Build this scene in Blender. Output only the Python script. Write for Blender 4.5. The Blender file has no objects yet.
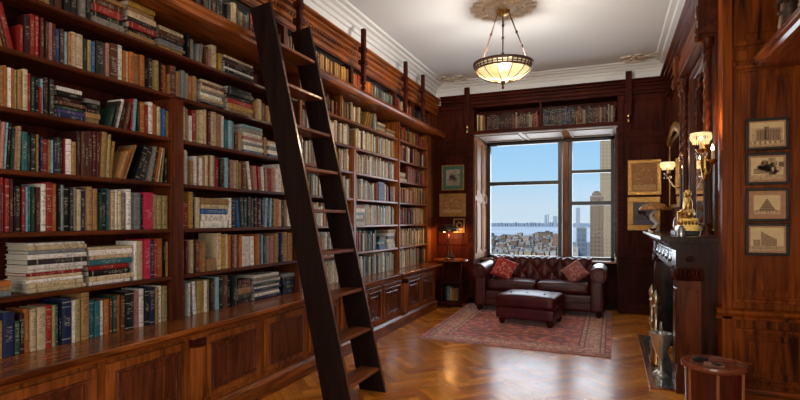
import bpy, math, random
from mathutils import Vector, Matrix, Euler
C = bpy.context.scene.collection
PI = math.pi
rng = random.Random(7)

# ------------------------------------------------------------------ mesh builder
class MB:
    def __init__(s): s.v=[]; s.f=[]; s.m=[]; s.uv=[]; s.col=[]; s.cc=None; s.mi=0; s.T=None
    def add(s, vs, fs, uv=None):
        b=len(s.v)
        for p in vs:
            p=Vector(p)
            s.v.append(s.T@p if s.T else p)
        for i,f in enumerate(fs):
            s.f.append([b+k for k in f]); s.m.append(s.mi)
            s.uv.append(uv[i] if uv else None); s.col.append(s.cc)
        return s
    def box(s,x0,x1,y0,y1,z0,z1):
        v=[(x,y,z) for z in (z0,z1) for y in (y0,y1) for x in (x0,x1)]
        return s.add(v,[(0,2,3,1),(4,5,7,6),(0,1,5,4),(2,6,7,3),(0,4,6,2),(1,3,7,5)])
    def cyl(s,p0,p1,r0,r1=None,n=12,caps=True):
        r1=r0 if r1 is None else r1
        p0,p1=Vector(p0),Vector(p1); d=(p1-p0).normalized()
        a=d.orthogonal().normalized(); b=d.cross(a)
        v=[]
        for p,r in ((p0,r0),(p1,r1)):
            for i in range(n):
                t=2*PI*i/n; v.append(p+a*math.cos(t)*r+b*math.sin(t)*r)
        f=[(i,(i+1)%n,n+(i+1)%n,n+i) for i in range(n)]
        if caps: f+= [tuple(range(n-1,-1,-1)),tuple(range(n,2*n))]
        return s.add(v,f)
    def tube(s,pts,r,n=8):
        pts=[Vector(p) for p in pts]; R=r if isinstance(r,(list,tuple)) else [r]*len(pts)
        v=[];a=None
        for i,p in enumerate(pts):
            d=(pts[min(i+1,len(pts)-1)]-pts[max(i-1,0)]).normalized()
            if a is None: a=d.orthogonal().normalized()
            else: a=(a-d*a.dot(d)).normalized()
            b=d.cross(a)
            for k in range(n):
                t=2*PI*k/n; v.append(p+(a*math.cos(t)+b*math.sin(t))*R[i])
        f=[]
        for i in range(len(pts)-1):
            for k in range(n): f.append((i*n+k,i*n+(k+1)%n,(i+1)*n+(k+1)%n,(i+1)*n+k))
        f+=[tuple(range(n-1,-1,-1)),tuple(range((len(pts)-1)*n,len(pts)*n))]
        return s.add(v,f)
    def lathe(s,prof,c=(0,0,0),n=24):
        v=[];c=Vector(c)
        for r,z in prof:
            for k in range(n):
                t=2*PI*k/n; v.append(c+Vector((r*math.cos(t),r*math.sin(t),z)))
        f=[]
        for i in range(len(prof)-1):
            for k in range(n): f.append((i*n+k,i*n+(k+1)%n,(i+1)*n+(k+1)%n,(i+1)*n+k))
        if prof[0][0]>1e-4: f.append(tuple(range(n-1,-1,-1)))
        if prof[-1][0]>1e-4: f.append(tuple(range((len(prof)-1)*n,len(prof)*n)))
        return s.add(v,f)
    def prism(s,poly,axis,a0,a1):
        # poly: list of 2D; axis 'y': (x,z) swept along y; 'x': (y,z) swept along x; 'z': (x,y) swept along z
        n=len(poly)
        def P(p,a): return (p[0],a,p[1]) if axis=='y' else ((a,p[0],p[1]) if axis=='x' else (p[0],p[1],a))
        v=[P(p,a0) for p in poly]+[P(p,a1) for p in poly]
        f=[(i,(i+1)%n,n+(i+1)%n,n+i) for i in range(n)]+[tuple(range(n-1,-1,-1)),tuple(range(n,2*n))]
        return s.add(v,f)
    def ell(s,c,r,n=12,m=8):
        c=Vector(c); v=[c+Vector((0,0,-r[2]))]
        for i in range(1,m):
            p=-PI/2+PI*i/m
            for k in range(n):
                t=2*PI*k/n; v.append(c+Vector((r[0]*math.cos(p)*math.cos(t),r[1]*math.cos(p)*math.sin(t),r[2]*math.sin(p))))
        v.append(c+Vector((0,0,r[2]))); f=[]
        for k in range(n): f.append((0,1+(k+1)%n,1+k))
        for i in range(m-2):
            for k in range(n): f.append((1+i*n+k,1+i*n+(k+1)%n,1+(i+1)*n+(k+1)%n,1+(i+1)*n+k))
        L=len(v)-1; b=1+(m-2)*n
        for k in range(n): f.append((b+k,b+(k+1)%n,L))
        return s.add(v,f)
    def grid(s,fn,nu,nv):
        v=[fn(i/nu,j/nv) for j in range(nv+1) for i in range(nu+1)]
        f=[(j*(nu+1)+i,j*(nu+1)+i+1,(j+1)*(nu+1)+i+1,(j+1)*(nu+1)+i) for j in range(nv) for i in range(nu)]
        uv=[[(i/nu,j/nv),((i+1)/nu,j/nv),((i+1)/nu,(j+1)/nv),(i/nu,(j+1)/nv)] for j in range(nv) for i in range(nu)]
        return s.add(v,f,uv)

WL={}
def build(name, mb, mats, parent=None, bevel=0, smooth=False, ang=40, at=None, fix=True):
    off=Vector((0,0,0))
    if parent is not None: off=WL.get(parent.name,off)
    if at is not None: off=Vector(at)
    me=bpy.data.meshes.new(name)
    me.from_pydata([v-off for v in mb.v],[],mb.f)
    if not isinstance(mats,(list,tuple)): mats=[mats]
    for m in mats: me.materials.append(m)
    me.polygons.foreach_set('material_index',mb.m)
    if any(u is not None for u in mb.uv):
        ul=me.uv_layers.new(name='UVMap')
        for p,u in zip(me.polygons,mb.uv):
            for k,li in enumerate(p.loop_indices): ul.data[li].uv=u[k] if u else (-1,-1)
    if any(c is not None for c in mb.col):
        ca=me.color_attributes.new('tint','FLOAT_COLOR','CORNER')
        for p,c in zip(me.polygons,mb.col):
            for li in p.loop_indices: ca.data[li].color=c if c else (1,1,1,1)
    if fix:
        import bmesh
        bm=bmesh.new(); bm.from_mesh(me); bmesh.ops.recalc_face_normals(bm,faces=bm.faces); bm.to_mesh(me); bm.free()
    if smooth:
        me.polygons.foreach_set('use_smooth',[True]*len(me.polygons))
        me.set_sharp_from_angle(angle=math.radians(ang))
    me.update()
    o=bpy.data.objects.new(name,me); C.objects.link(o)
    if parent is not None: o.parent=parent; WL[o.name]=off
    elif at is not None: o.location=at; WL[o.name]=off
    if bevel:
        b=o.modifiers.new('bevel','BEVEL'); b.width=bevel; b.segments=2; b.limit_method='ANGLE'; b.angle_limit=math.radians(50)
    return o
def tag(o,label,cat,group=None,kind=None):
    o['label']=label; o['category']=cat
    if group: o['group']=group
    if kind: o['kind']=kind
    return o
def thing(name,label,cat,loc=(0,0,0),rz=0,group=None,local=False):
    o=bpy.data.objects.new(name,None); C.objects.link(o); o.location=loc; o.rotation_euler=(0,0,rz); o.empty_display_size=.1
    WL[o.name]=Vector((0,0,0)) if local else Vector(loc)
    return tag(o,label,cat,group)
def struct(name,mb,mats,parent=None,**k):
    o=build(name,mb,mats,parent,**k)
    if parent is None: o['kind']='structure'
    return o

# ------------------------------------------------------------------ materials
def new_mat(name):
    m=bpy.data.materials.new(name); m.use_nodes=True; nt=m.node_tree
    return m,nt,nt.nodes['Principled BSDF']
def N(nt,t,**kw):
    n=nt.nodes.new(t)
    for k,v in kw.items(): setattr(n,k,v)
    return n
def L(nt,a,b): nt.links.new(a,b)
def ramp(nt,stops):
    r=N(nt,'ShaderNodeValToRGB'); e=r.color_ramp.elements
    while len(e)<len(stops): e.new(.5)
    for i,(p,c) in enumerate(stops): e[i].position=p; e[i].color=(*c,1)
    return r
def mth(nt,op,a,b=None,clamp=False):
    n=N(nt,'ShaderNodeMath',operation=op); n.use_clamp=clamp
    for i,x in enumerate((a,b)):
        if x is None: continue
        if isinstance(x,(int,float)): n.inputs[i].default_value=x
        else: L(nt,x,n.inputs[i])
    return n.outputs[0]
def mixc(nt,fac,a,b,mode='MIX'):
    n=N(nt,'ShaderNodeMix',data_type='RGBA',blend_type=mode)
    for k,x in ((0,fac),(6,a),(7,b)):
        if isinstance(x,(int,float)): n.inputs[k].default_value=x
        elif isinstance(x,tuple): n.inputs[k].default_value=(*x,1)
        else: L(nt,x,n.inputs[k])
    return n.outputs[2]
def plain(name,c,rough=.5,metal=0,coat=0,var=.12,scale=30,emit=None,es=1,spec=.5):
    m,nt,b=new_mat(name)
    tc=N(nt,'ShaderNodeTexCoord'); no=N(nt,'ShaderNodeTexNoise'); no.inputs['Scale'].default_value=scale; no.inputs['Detail'].default_value=4
    L(nt,tc.outputs['Object'],no.inputs['Vector'])
    r=ramp(nt,[(.3,tuple(x*(1-var) for x in c)),(.7,tuple(min(1,x*(1+var)) for x in c))])
    L(nt,no.outputs['Fac'],r.inputs[0]); L(nt,r.outputs[0],b.inputs['Base Color'])
    b.inputs['Roughness'].default_value=rough; b.inputs['Metallic'].default_value=metal; b.inputs['Coat Weight'].default_value=coat
    b.inputs['Coat Roughness'].default_value=.12; b.inputs['Specular IOR Level'].default_value=spec
    if emit: b.inputs['Emission Color'].default_value=(*emit,1); b.inputs['Emission Strength'].default_value=es
    return m
def wood(name,dark,light,axis='z',scale=1.0,rough=.36,coat=.04,bump=.08,spec=.18):
    m,nt,b=new_mat(name)
    tc=N(nt,'ShaderNodeTexCoord'); mp=N(nt,'ShaderNodeMapping')
    L(nt,tc.outputs['Object'],mp.inputs['Vector'])
    s=[14*scale]*3; s['xyz'.index(axis)]=1.1*scale; mp.inputs['Scale'].default_value=s
    n1=N(nt,'ShaderNodeTexNoise'); n1.inputs['Scale'].default_value=1.0; n1.inputs['Detail'].default_value=7; n1.inputs['Distortion'].default_value=1.6
    n2=N(nt,'ShaderNodeTexNoise'); n2.inputs['Scale'].default_value=6.0; n2.inputs['Detail'].default_value=3
    n3=N(nt,'ShaderNodeTexNoise'); n3.inputs['Scale'].default_value=1.7
    L(nt,mp.outputs[0],n1.inputs['Vector']); L(nt,mp.outputs[0],n2.inputs['Vector']); L(nt,tc.outputs['Object'],n3.inputs['Vector'])
    f=mth(nt,'ADD',mth(nt,'MULTIPLY',n1.outputs['Fac'],.62),mth(nt,'MULTIPLY',n2.outputs['Fac'],.2))
    f=mth(nt,'ADD',f,mth(nt,'MULTIPLY',n3.outputs['Fac'],.25))
    mid=tuple((a+c)*.5 for a,c in zip(dark,light))
    r=ramp(nt,[(.39,dark),(.52,mid),(.64,light)]); L(nt,f,r.inputs[0]); L(nt,r.outputs[0],b.inputs['Base Color'])
    b.inputs['Roughness'].default_value=rough; b.inputs['Coat Weight'].default_value=coat; b.inputs['Coat Roughness'].default_value=.15; b.inputs['Specular IOR Level'].default_value=spec
    bp=N(nt,'ShaderNodeBump'); bp.inputs['Strength'].default_value=bump; bp.inputs['Distance'].default_value=.004
    L(nt,f,bp.inputs['Height']); L(nt,bp.outputs[0],b.inputs['Normal'])
    return m
MD,ML=(.020,.0040,.0014),(.125,.026,.0058)
W_z=wood('mahogany_upright',MD,ML,'z'); W_y=wood('mahogany_long',MD,ML,'y'); W_x=wood('mahogany_cross',MD,ML,'x')
CB_D,CB_L=(.062,.0125,.0028),(.38,.105,.019)
B_z=wood('cabinet_wood_upright',CB_D,CB_L,'z',rough=.33); B_y=wood('cabinet_wood_long',CB_D,CB_L,'y',rough=.3,coat=.2)
K_z=wood('dark_oak_upright',(.016,.0028,.0014),(.070,.0110,.0048),'z',rough=.5,coat=0,spec=.08); K_y=wood('dark_oak_long',(.016,.0028,.0014),(.070,.0110,.0048),'y',rough=.5,coat=0,spec=.08)
K_x=wood('dark_oak_cross',(.016,.0028,.0014),(.070,.0110,.0048),'x',rough=.5,coat=0,spec=.08)
P_z=wood('panel_wood_upright',(.034,.0060,.0012),(.34,.078,.009),'z',scale=.8,rough=.3,coat=.03,spec=.14); P_x=wood('panel_wood_cross',(.034,.0060,.0012),(.34,.078,.009),'x',scale=.8,rough=.3,coat=.03,spec=.14)
LAD=wood('ladder_wood',(.007,.0032,.0025),(.020,.008,.006),'z',rough=.5,coat=0,spec=.12); LADs=wood('ladder_tread_wood',(.09,.022,.008),(.30,.085,.025),'y',rough=.42,coat=.05)
DKW=wood('mantel_wood',(.012,.0040,.0025),(.055,.014,.006),'z',rough=.24,coat=.2)
PLASTER=plain('white_plaster',(.74,.745,.73),.85,var=.02,scale=3); CEIL=plain('ceiling_paint',(.73,.745,.75),.9,var=.015,scale=2)
ROSE=plain('gilded_plaster',(.80,.69,.50),.7,var=.16,scale=40)
BLACKF=plain('black_metal_frame',(.015,.014,.014),.35); BRASS=plain('brass',(.62,.42,.16),.25,metal=1,var=.2); GOLD=plain('gilding',(.70,.46,.14),.32,metal=1,var=.25,scale=60)
BRONZE=plain('dark_bronze',(.11,.065,.042),.45,metal=.6,var=.3); COPPER=plain('copper_rod',(.48,.22,.16),.35,metal=.8)
IRON=plain('black_iron',(.012,.011,.011),.5); STEEL=plain('polished_steel',(.62,.62,.60),.15,metal=1,var=.05)
LEATHER=None
def leather(name,c):
    m,nt,b=new_mat(name); tc=N(nt,'ShaderNodeTexCoord'); v=N(nt,'ShaderNodeTexVoronoi'); v.inputs['Scale'].default_value=180
    no=N(nt,'ShaderNodeTexNoise'); no.inputs['Scale'].default_value=7; L(nt,tc.outputs['Object'],v.inputs['Vector']); L(nt,tc.outputs['Object'],no.inputs['Vector'])
    r=ramp(nt,[(.3,tuple(x*.6 for x in c)),(.7,tuple(x*1.35 for x in c))]); L(nt,no.outputs['Fac'],r.inputs[0]); L(nt,r.outputs[0],b.inputs['Base Color'])
    b.inputs['Roughness'].default_value=.38; b.inputs['Coat Weight'].default_value=.15; b.inputs['Coat Roughness'].default_value=.26; b.inputs['Specular IOR Level'].default_value=.35
    bp=N(nt,'ShaderNodeBump'); bp.inputs['Strength'].default_value=.12; bp.inputs['Distance'].default_value=.003; L(nt,v.outputs['Distance'],bp.inputs['Height']); L(nt,bp.outputs[0],b.inputs['Normal'])
    return m
LEATHER=leather('oxblood_leather',(.062,.0055,.006)); LEATHER2=leather('oxblood_ottoman_leather',(.072,.0045,.008))
def glass(name,tint=(1,1,1),refl=.12):
    m,nt,b=new_mat(name); nt.nodes.remove(b); out=nt.nodes['Material Output']
    t=N(nt,'ShaderNodeBsdfTransparent'); t.inputs[0].default_value=(*tint,1); g=N(nt,'ShaderNodeBsdfGlossy'); g.inputs['Roughness'].default_value=.02
    fr=N(nt,'ShaderNodeFresnel'); fr.inputs[0].default_value=1.12; mx=N(nt,'ShaderNodeMixShader')
    L(nt,fr.outputs[0],mx.inputs[0]); L(nt,t.outputs[0],mx.inputs[1]); L(nt,g.outputs[0],mx.inputs[2]); L(nt,mx.outputs[0],out.inputs[0])
    return m
GLASS=glass('window_glass')
def mirror_mat():
    m,nt,b=new_mat('mirror_silver'); b.inputs['Base Color'].default_value=(.86,.87,.88,1); b.inputs['Metallic'].default_value=1; b.inputs['Roughness'].default_value=.03
    return m
MIRROR=mirror_mat()
def parquet_mat():
    m,nt,b=new_mat('oak_parquet'); uv=N(nt,'ShaderNodeUVMap'); at=N(nt,'ShaderNodeVertexColor',layer_name='tint')
    mp=N(nt,'ShaderNodeMapping'); mp.inputs['Scale'].default_value=(1.5,14,1); L(nt,uv.outputs[0],mp.inputs['Vector'])
    n=N(nt,'ShaderNodeTexNoise'); n.inputs['Scale'].default_value=3; n.inputs['Detail'].default_value=6; n.inputs['Distortion'].default_value=1; L(nt,mp.outputs[0],n.inputs['Vector'])
    r=ramp(nt,[(.3,(.72,.66,.58)),(.7,(1.2,1.15,1.05))]); L(nt,n.outputs['Fac'],r.inputs[0])
    c=mixc(nt,1.0,at.outputs['Color'],r.outputs[0],'MULTIPLY'); L(nt,c,b.inputs['Base Color'])
    tc=N(nt,'ShaderNodeTexCoord'); n2=N(nt,'ShaderNodeTexNoise'); n2.inputs['Scale'].default_value=3.5; n2.inputs['Detail'].default_value=3; L(nt,tc.outputs['Object'],n2.inputs['Vector'])
    rr=N(nt,'ShaderNodeMapRange'); rr.inputs[3].default_value=.16; rr.inputs[4].default_value=.34; L(nt,n2.outputs['Fac'],rr.inputs[0]); L(nt,rr.outputs[0],b.inputs['Roughness'])
    b.inputs['Coat Weight'].default_value=.10; b.inputs['Coat Roughness'].default_value=.14; b.inputs['Specular IOR Level'].default_value=.22
    bp=N(nt,'ShaderNodeBump'); bp.inputs['Strength'].default_value=.12; bp.inputs['Distance'].default_value=.003; L(nt,n.outputs['Fac'],bp.inputs['Height']); L(nt,bp.outputs[0],b.inputs['Normal'])
    return m
PARQ=parquet_mat()
def book_mat():
    m,nt,b=new_mat('book_cover'); uv=N(nt,'ShaderNodeUVMap'); at=N(nt,'ShaderNodeVertexColor',layer_name='tint')
    sp=N(nt,'ShaderNodeSeparateXYZ'); L(nt,uv.outputs[0],sp.inputs[0]); u,v=sp.outputs[0],sp.outputs[1]
    r=at.outputs['Alpha']
    def fr(k): return mth(nt,'FRACT',mth(nt,'MULTIPLY',r,k))
    def band(pos,w): return mth(nt,'LESS_THAN',mth(nt,'ABSOLUTE',mth(nt,'SUBTRACT',v,pos)),w)
    on=mth(nt,'GREATER_THAN',u,-.5)
    b1=band(mth(nt,'ADD',mth(nt,'MULTIPLY',fr(37.1),.1),.05),.012)
    b2=band(mth(nt,'SUBTRACT',.95,mth(nt,'MULTIPLY',fr(53.7),.12)),.012)
    b3=band(mth(nt,'ADD',mth(nt,'MULTIPLY',fr(91.3),.3),.55),.008)
    bands=mth(nt,'MAXIMUM',mth(nt,'MAXIMUM',b1,b2),b3)
    bands=mth(nt,'MULTIPLY',bands,mth(nt,'GREATER_THAN',fr(17.3),.45))
    # title lettering: flecks in the middle of the spine
    cb=N(nt,'ShaderNodeCombineXYZ'); L(nt,mth(nt,'MULTIPLY',u,2.2),cb.inputs[0]); L(nt,mth(nt,'MULTIPLY',v,46),cb.inputs[1]); L(nt,mth(nt,'MULTIPLY',r,311),cb.inputs[2])
    no=N(nt,'ShaderNodeTexNoise'); no.inputs['Scale'].default_value=1; no.inputs['Detail'].default_value=2; L(nt,cb.outputs[0],no.inputs['Vector'])
    tx=mth(nt,'GREATER_THAN',no.outputs['Fac'],.55)
    c0=mth(nt,'ADD',mth(nt,'MULTIPLY',fr(71.9),.25),.4); hh=mth(nt,'ADD',mth(nt,'MULTIPLY',fr(29.7),.2),.12)
    inv=mth(nt,'LESS_THAN',mth(nt,'ABSOLUTE',mth(nt,'SUBTRACT',v,c0)),hh)
    inu=mth(nt,'LESS_THAN',mth(nt,'ABSOLUTE',mth(nt,'SUBTRACT',u,.5)),.3)
    tx=mth(nt,'MULTIPLY',mth(nt,'MULTIPLY',tx,inv),inu)
    mk=mth(nt,'MULTIPLY',mth(nt,'MAXIMUM',tx,bands),on)
    bw=N(nt,'ShaderNodeRGBToBW'); L(nt,at.outputs['Color'],bw.inputs[0])
    isl=mth(nt,'GREATER_THAN',bw.outputs[0],.16)
    ink=mixc(nt,isl,(.42,.36,.25),(.05,.03,.03))
    # wear
    tc=N(nt,'ShaderNodeTexCoord'); n2=N(nt,'ShaderNodeTexNoise'); n2.inputs['Scale'].default_value=45; n2.inputs['Detail'].default_value=5; L(nt,tc.outputs['Object'],n2.inputs['Vector'])
    wr=ramp(nt,[(.3,(.72,.7,.68)),(.7,(1.12,1.12,1.1))]); L(nt,n2.outputs['Fac'],wr.inputs[0])
    base=mixc(nt,1.0,at.outputs['Color'],wr.outputs[0],'MULTIPLY')
    L(nt,mixc(nt,mth(nt,'MULTIPLY',mk,.6),base,ink),b.inputs['Base Color'])
    b.inputs['Roughness'].default_value=.5; b.inputs['Specular IOR Level'].default_value=.2
    return m
BOOK=book_mat()
def pages_mat():
    m,nt,b=new_mat('book_pages'); tc=N(nt,'ShaderNodeTexCoord'); w=N(nt,'ShaderNodeTexNoise'); mp=N(nt,'ShaderNodeMapping'); mp.inputs['Scale'].default_value=(4,400,4)
    L(nt,tc.outputs['Object'],mp.inputs['Vector']); L(nt,mp.outputs[0],w.inputs['Vector']); w.inputs['Scale'].default_value=1
    r=ramp(nt,[(.3,(.36,.31,.24)),(.7,(.58,.52,.43))]); L(nt,w.outputs['Fac'],r.inputs[0]); L(nt,r.outputs[0],b.inputs['Base Color']); b.inputs['Roughness'].default_value=.9
    return m
GF=plain('old_gilt_frame',(.38,.20,.05),.38,metal=.55,var=.25)
PAGES=pages_mat()
# ------------------------------------------------------------------ room shell
CEIL_Z=3.97; XL=-3.30; YB=8.96; XR=.86; YP=4.85; XN=1.46; YREAR=-3.0
def herringbone():
    mb=MB(); Wd=.088; Ln=.44; c45=math.sqrt(.5)
    mb.mi=1; mb.box(XL,XN+.2,YREAR,10.1,-.12,-.003); mb.mi=0
    g=.0012
    for k in range(-90,140):
        for q in range(-16,24):
            for (x0,y0,w,h,hor) in ((k*Wd+q*Ln,k*Wd-q*Ln,Ln,Wd,True),(Ln+k*Wd+q*Ln,k*Wd+Wd-Ln-q*Ln,Wd,Ln,False)):
                cx,cy=x0+w/2,y0+h/2
                X,Y=(cx-cy)*c45-1.2,(cx+cy)*c45+2.0
                if not(-2.95<X<1.75 and .8<Y<9.3): continue
                pts=[(x0+g,y0+g),(x0+w-g,y0+g),(x0+w-g,y0+h-g),(x0+g,y0+h-g)]
                v=[((a-b)*c45-1.2,(a+b)*c45+2.0,0) for a,b in pts]
                t=rng.random(); t2=rng.uniform(.8,1.12)
                a=(.50,.145,.014); b=(.90,.37,.05)
                mb.cc=tuple((a[i]*(1-t)+b[i]*t)*t2 for i in range(3))+(1,)
                o=rng.uniform(0,50); s=w if hor else h
                uv=[(o,0),(o+s,0),(o+s,.088),(o,.088)] if hor else [(o,.088),(o,0),(o+s,0),(o+s,.088)]
                uv=[(p[0],p[1]+o) for p in uv]
                mb.add(v,[(0,1,2,3)],[uv])
    mb.cc=None
    return mb
struct('floor',herringbone(),[PARQ,plain('floor_joint',(.05,.02,.01),.6)],fix=False)
struct('ceiling',MB().box(XL-.1,XN+.3,YREAR-.1,10.2,CEIL_Z,CEIL_Z+.12),CEIL)
m=MB(); m.box(XL-.12,XL,YREAR,YB,0,CEIL_Z); m.box(XL,-2.97,.2,YB,3.62,CEIL_Z)
struct('wall_left',m,PLASTER)
m=MB(); m.box(XL-.12,-2.2,YREAR-.12,YREAR,0,CEIL_Z); m.box(1.0,XN+.2,YREAR-.12,YREAR,0,CEIL_Z); m.box(-2.2,1.0,YREAR-.12,YREAR,0,.8); m.box(-2.2,1.0,YREAR-.12,YREAR,3.4,CEIL_Z); struct('wall_rear',m,PLASTER)
m=MB(); y0,y1=YREAR-.09,YREAR-.03; m.box(-2.2,1.0,y0,y1,.8,.86); m.box(-2.2,1.0,y0,y1,3.34,3.4); m.box(-2.2,1.0,y0,y1,2.1,2.16)  # added window behind the camera, unseen, opening for the frontal fill
for x in (-2.2,-1.16,-.10,.94): m.box(x,x+.06,y0,y1,.86,3.34)
wf3=struct('added_window_3',m,K_z)
for x in (-2.14,-1.10,-.04):
    for z0,z1 in ((.86,2.1),(2.16,3.34)): build('glass_pane',MB().box(x,x+.98,YREAR-.063,YREAR-.057,z0,z1),GLASS,wf3)
# near right wall; unseen side window added to light the near bookcases
m=MB(); m.box(XN,XN+.15,2.1,YP,0,CEIL_Z); m.box(XN,XN+.15,YREAR,-1.7,0,CEIL_Z); m.box(XN,XN+.15,-1.7,2.1,0,.7); m.box(XN,XN+.15,-1.7,2.1,3.3,CEIL_Z)
struct('wall_right',m,P_z)
# chimney wall and the panelled return that faces the camera
m=MB(); m.box(XR,XR+.15,YP+.15,YB+.0,0,CEIL_Z); struct('wall_chimney',m,W_z)
m=MB(); m.box(XR-.02,XN+.15,YP,YP+.15,0,CEIL_Z); struct('wall_return',m,P_z)
# back wall around the window bay
OX0,OX1,OZ=-2.26,.11,3.03; BAYY=9.98
m=MB(); m.box(XL-.1,OX0,YB,YB+.14,0,CEIL_Z); m.box(OX1,XR+.15,YB,YB+.14,0,CEIL_Z)
m.box(OX0,OX1,YB+.36,YB+.42,OZ,CEIL_Z); m.box(OX0,OX1,YB,YB+.36,3.50,CEIL_Z); m.box(OX0,OX1,YB,YB+.36,OZ,3.09)
m.box(OX0-.04,OX0,YB+.14,BAYY+.1,0,CEIL_Z); m.box(OX1,OX1+.04,YB+.14,BAYY+.1,0,CEIL_Z)
m.box(OX0,OX1,YB+.42,BAYY+.1,OZ,OZ+.1); m.box(OX0,OX1,BAYY-.06,BAYY+.1,0,.78)
m.box(OX0,OX1,BAYY-.02,BAYY+.1,2.98,3.03)
struct('wall_back',m,K_z)
# plaster above the panelling at the back and right
m=MB(); m.box(-2.97,XR,YB-.02,YB,3.6,CEIL_Z); struct('trim_1',m,PLASTER)
m=MB(); m.box(XR-.02,XR,YP,YB-.02,3.62,CEIL_Z); struct('trim_2',m,PLASTER)
# plaster cornice round the ceiling
cp=[(0,-.12),(.03,-.12),(.045,-.085),(.08,-.075),(.10,-.05),(.15,-.04),(.165,-.022),(.22,-.018),(.235,0),(0,0)]
m=MB(); m.prism([(-2.97+a,CEIL_Z+b) for a,b in cp],'y',YREAR,YB); struct('trim_3',m,PLASTER)
m=MB(); m.prism([(XR-a,CEIL_Z+b) for a,b in cp],'y',YP,YB-.02); struct('trim_4',m,PLASTER)
m=MB(); m.prism([(YB-.02-a,CEIL_Z+b) for a,b in cp],'x',-2.97,XR-.02); struct('trim_5',m,PLASTER)
m=MB(); m.prism([(YP-a,CEIL_Z+b) for a,b in cp],'x',XR-.02,XN); struct('trim_6',m,PLASTER)
# wooden entablatures
ep=[(0,0),(.045,0),(.045,.02),(.03,.028),(.03,.075),(.06,.085),(.06,.105),(.045,.113),(.045,.165),(.08,.18),(.08,.20),(.062,.208),(.062,.24),(.10,.258),(.10,.278),(.085,.285),(.085,.305),(.13,.325),(.13,.345),(0,.345)]
m=MB(); m.prism([(-2.985+a,3.42+b*.78) for a,b in ep],'y',.2,YB)
y=.3
while y<8.9: m.box(-2.93,-2.912,y,y+.03,3.535,3.555); y+=.055
struct('trim_7',m,B_y)
m=MB(); m.prism([(YB-a*.9,3.50+b*.68) for a,b in ep],'x',-2.86,XR); struct('trim_8',m,K_x)
m=MB(); m.prism([(XR-a*1.1,3.42+b) for a,b in ep],'y',YP+.02,YB); struct('trim_9',m,W_y)
m=MB(); m.prism([(YP-a*.6,3.55+b*.6) for a,b in ep],'x',XR-.02,XN); struct('trim_10',m,P_x)
# baseboards
m=MB(); m.prism([(-2.74,0),(-2.695,0),(-2.695,.125),(-2.705,.14),(-2.72,.155),(-2.74,.155)],'y',.2,8.2); struct('baseboard_left',m,B_y,bevel=.003)
bb=[(0,0),(.03,0),(.03,.12),(.02,.15),(0,.15)]
m=MB(); m.prism([(YB-a,b) for a,b in bb],'x',OX1,XR); m.prism([(YB-a,b) for a,b in bb],'x',-2.7,OX0); struct('baseboard_back',m,K_x)
m=MB(); m.prism([(YP-a,b) for a,b in bb],'x',XR,XN); struct('baseboard_return',m,P_x)
m=MB(); m.prism([(XR-a,b) for a,b in bb],'y',7.45,YB-.03); struct('baseboard_chimney',m,W_y)

# panel mouldings: a raised frame with a fielded centre
def panelY(mb,y,x0,x1,z0,z1,s=-1,w=.045,d=.02):
    def b(a0,a1,c0,c1,dd): mb.box(a0,a1,min(y,y+s*dd),max(y,y+s*dd),c0,c1)
    def ring(i,ww,dd):
        b(x0+i,x1-i,z0+i,z0+i+ww,dd); b(x0+i,x1-i,z1-i-ww,z1-i,dd); b(x0+i,x0+i+ww,z0+i+ww,z1-i-ww,dd); b(x1-i-ww,x1-i,z0+i+ww,z1-i-ww,dd)
    ring(0,w*.55,d); ring(w*.55,w*.45,d*.55)
    i=w+.05
    if x1-x0>2*i+.05 and z1-z0>2*i+.05: b(x0+i,x1-i,z0+i,z1-i,d*.5)
def panelX(mb,x,y0,y1,z0,z1,s=-1,w=.045,d=.02):
    def b(a0,a1,c0,c1,dd): mb.box(min(x,x+s*dd),max(x,x+s*dd),a0,a1,c0,c1)
    def ring(i,ww,dd):
        b(y0+i,y1-i,z0+i,z0+i+ww,dd); b(y0+i,y1-i,z1-i-ww,z1-i,dd); b(y0+i,y0+i+ww,z0+i+ww,z1-i-ww,dd); b(y1-i-ww,y1-i,z0+i+ww,z1-i-ww,dd)
    ring(0,w*.55,d); ring(w*.55,w*.45,d*.55)
    i=w+.05
    if y1-y0>2*i+.05 and z1-z0>2*i+.05: b(y0+i,y1-i,z0+i,z1-i,d*.5)
m=MB(); panelY(m,YB,.27,.80,.22,.83); panelY(m,YB,.27,.80,1.05,2.75); panelY(m,YB,.30,.78,2.95,3.44)
panelY(m,YB,-2.92,-2.36,2.95,3.44); panelY(m,YB,-2.92,-2.36,1.05,2.75)
m.box(OX1,XR,YB-.035,YB,.90,.95); m.box(-2.95,OX0,YB-.02,YB,2.82,2.88); m.box(OX1,XR,YB-.025,YB,2.82,2.88)
struct('trim_11',m,K_z,bevel=.003)
# architrave of the bay and of the high bookshelf
m=MB(); m.box(OX0-.09,OX0,YB-.03,YB,0,OZ); m.box(OX1,OX1+.09,YB-.03,YB,.95,OZ); m.box(OX0-.09,OX1+.09,YB-.04,YB,OZ,3.09)
m.box(OX0-.09,OX0-.02,YB-.03,YB,3.09,3.50); m.box(OX1+.02,OX1+.09,YB-.03,YB,3.09,3.50); m.box(-1.12,-1.08,YB-.01,YB+.02,3.09,3.5)
struct('trim_12',m,K_x,bevel=.004)
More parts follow.
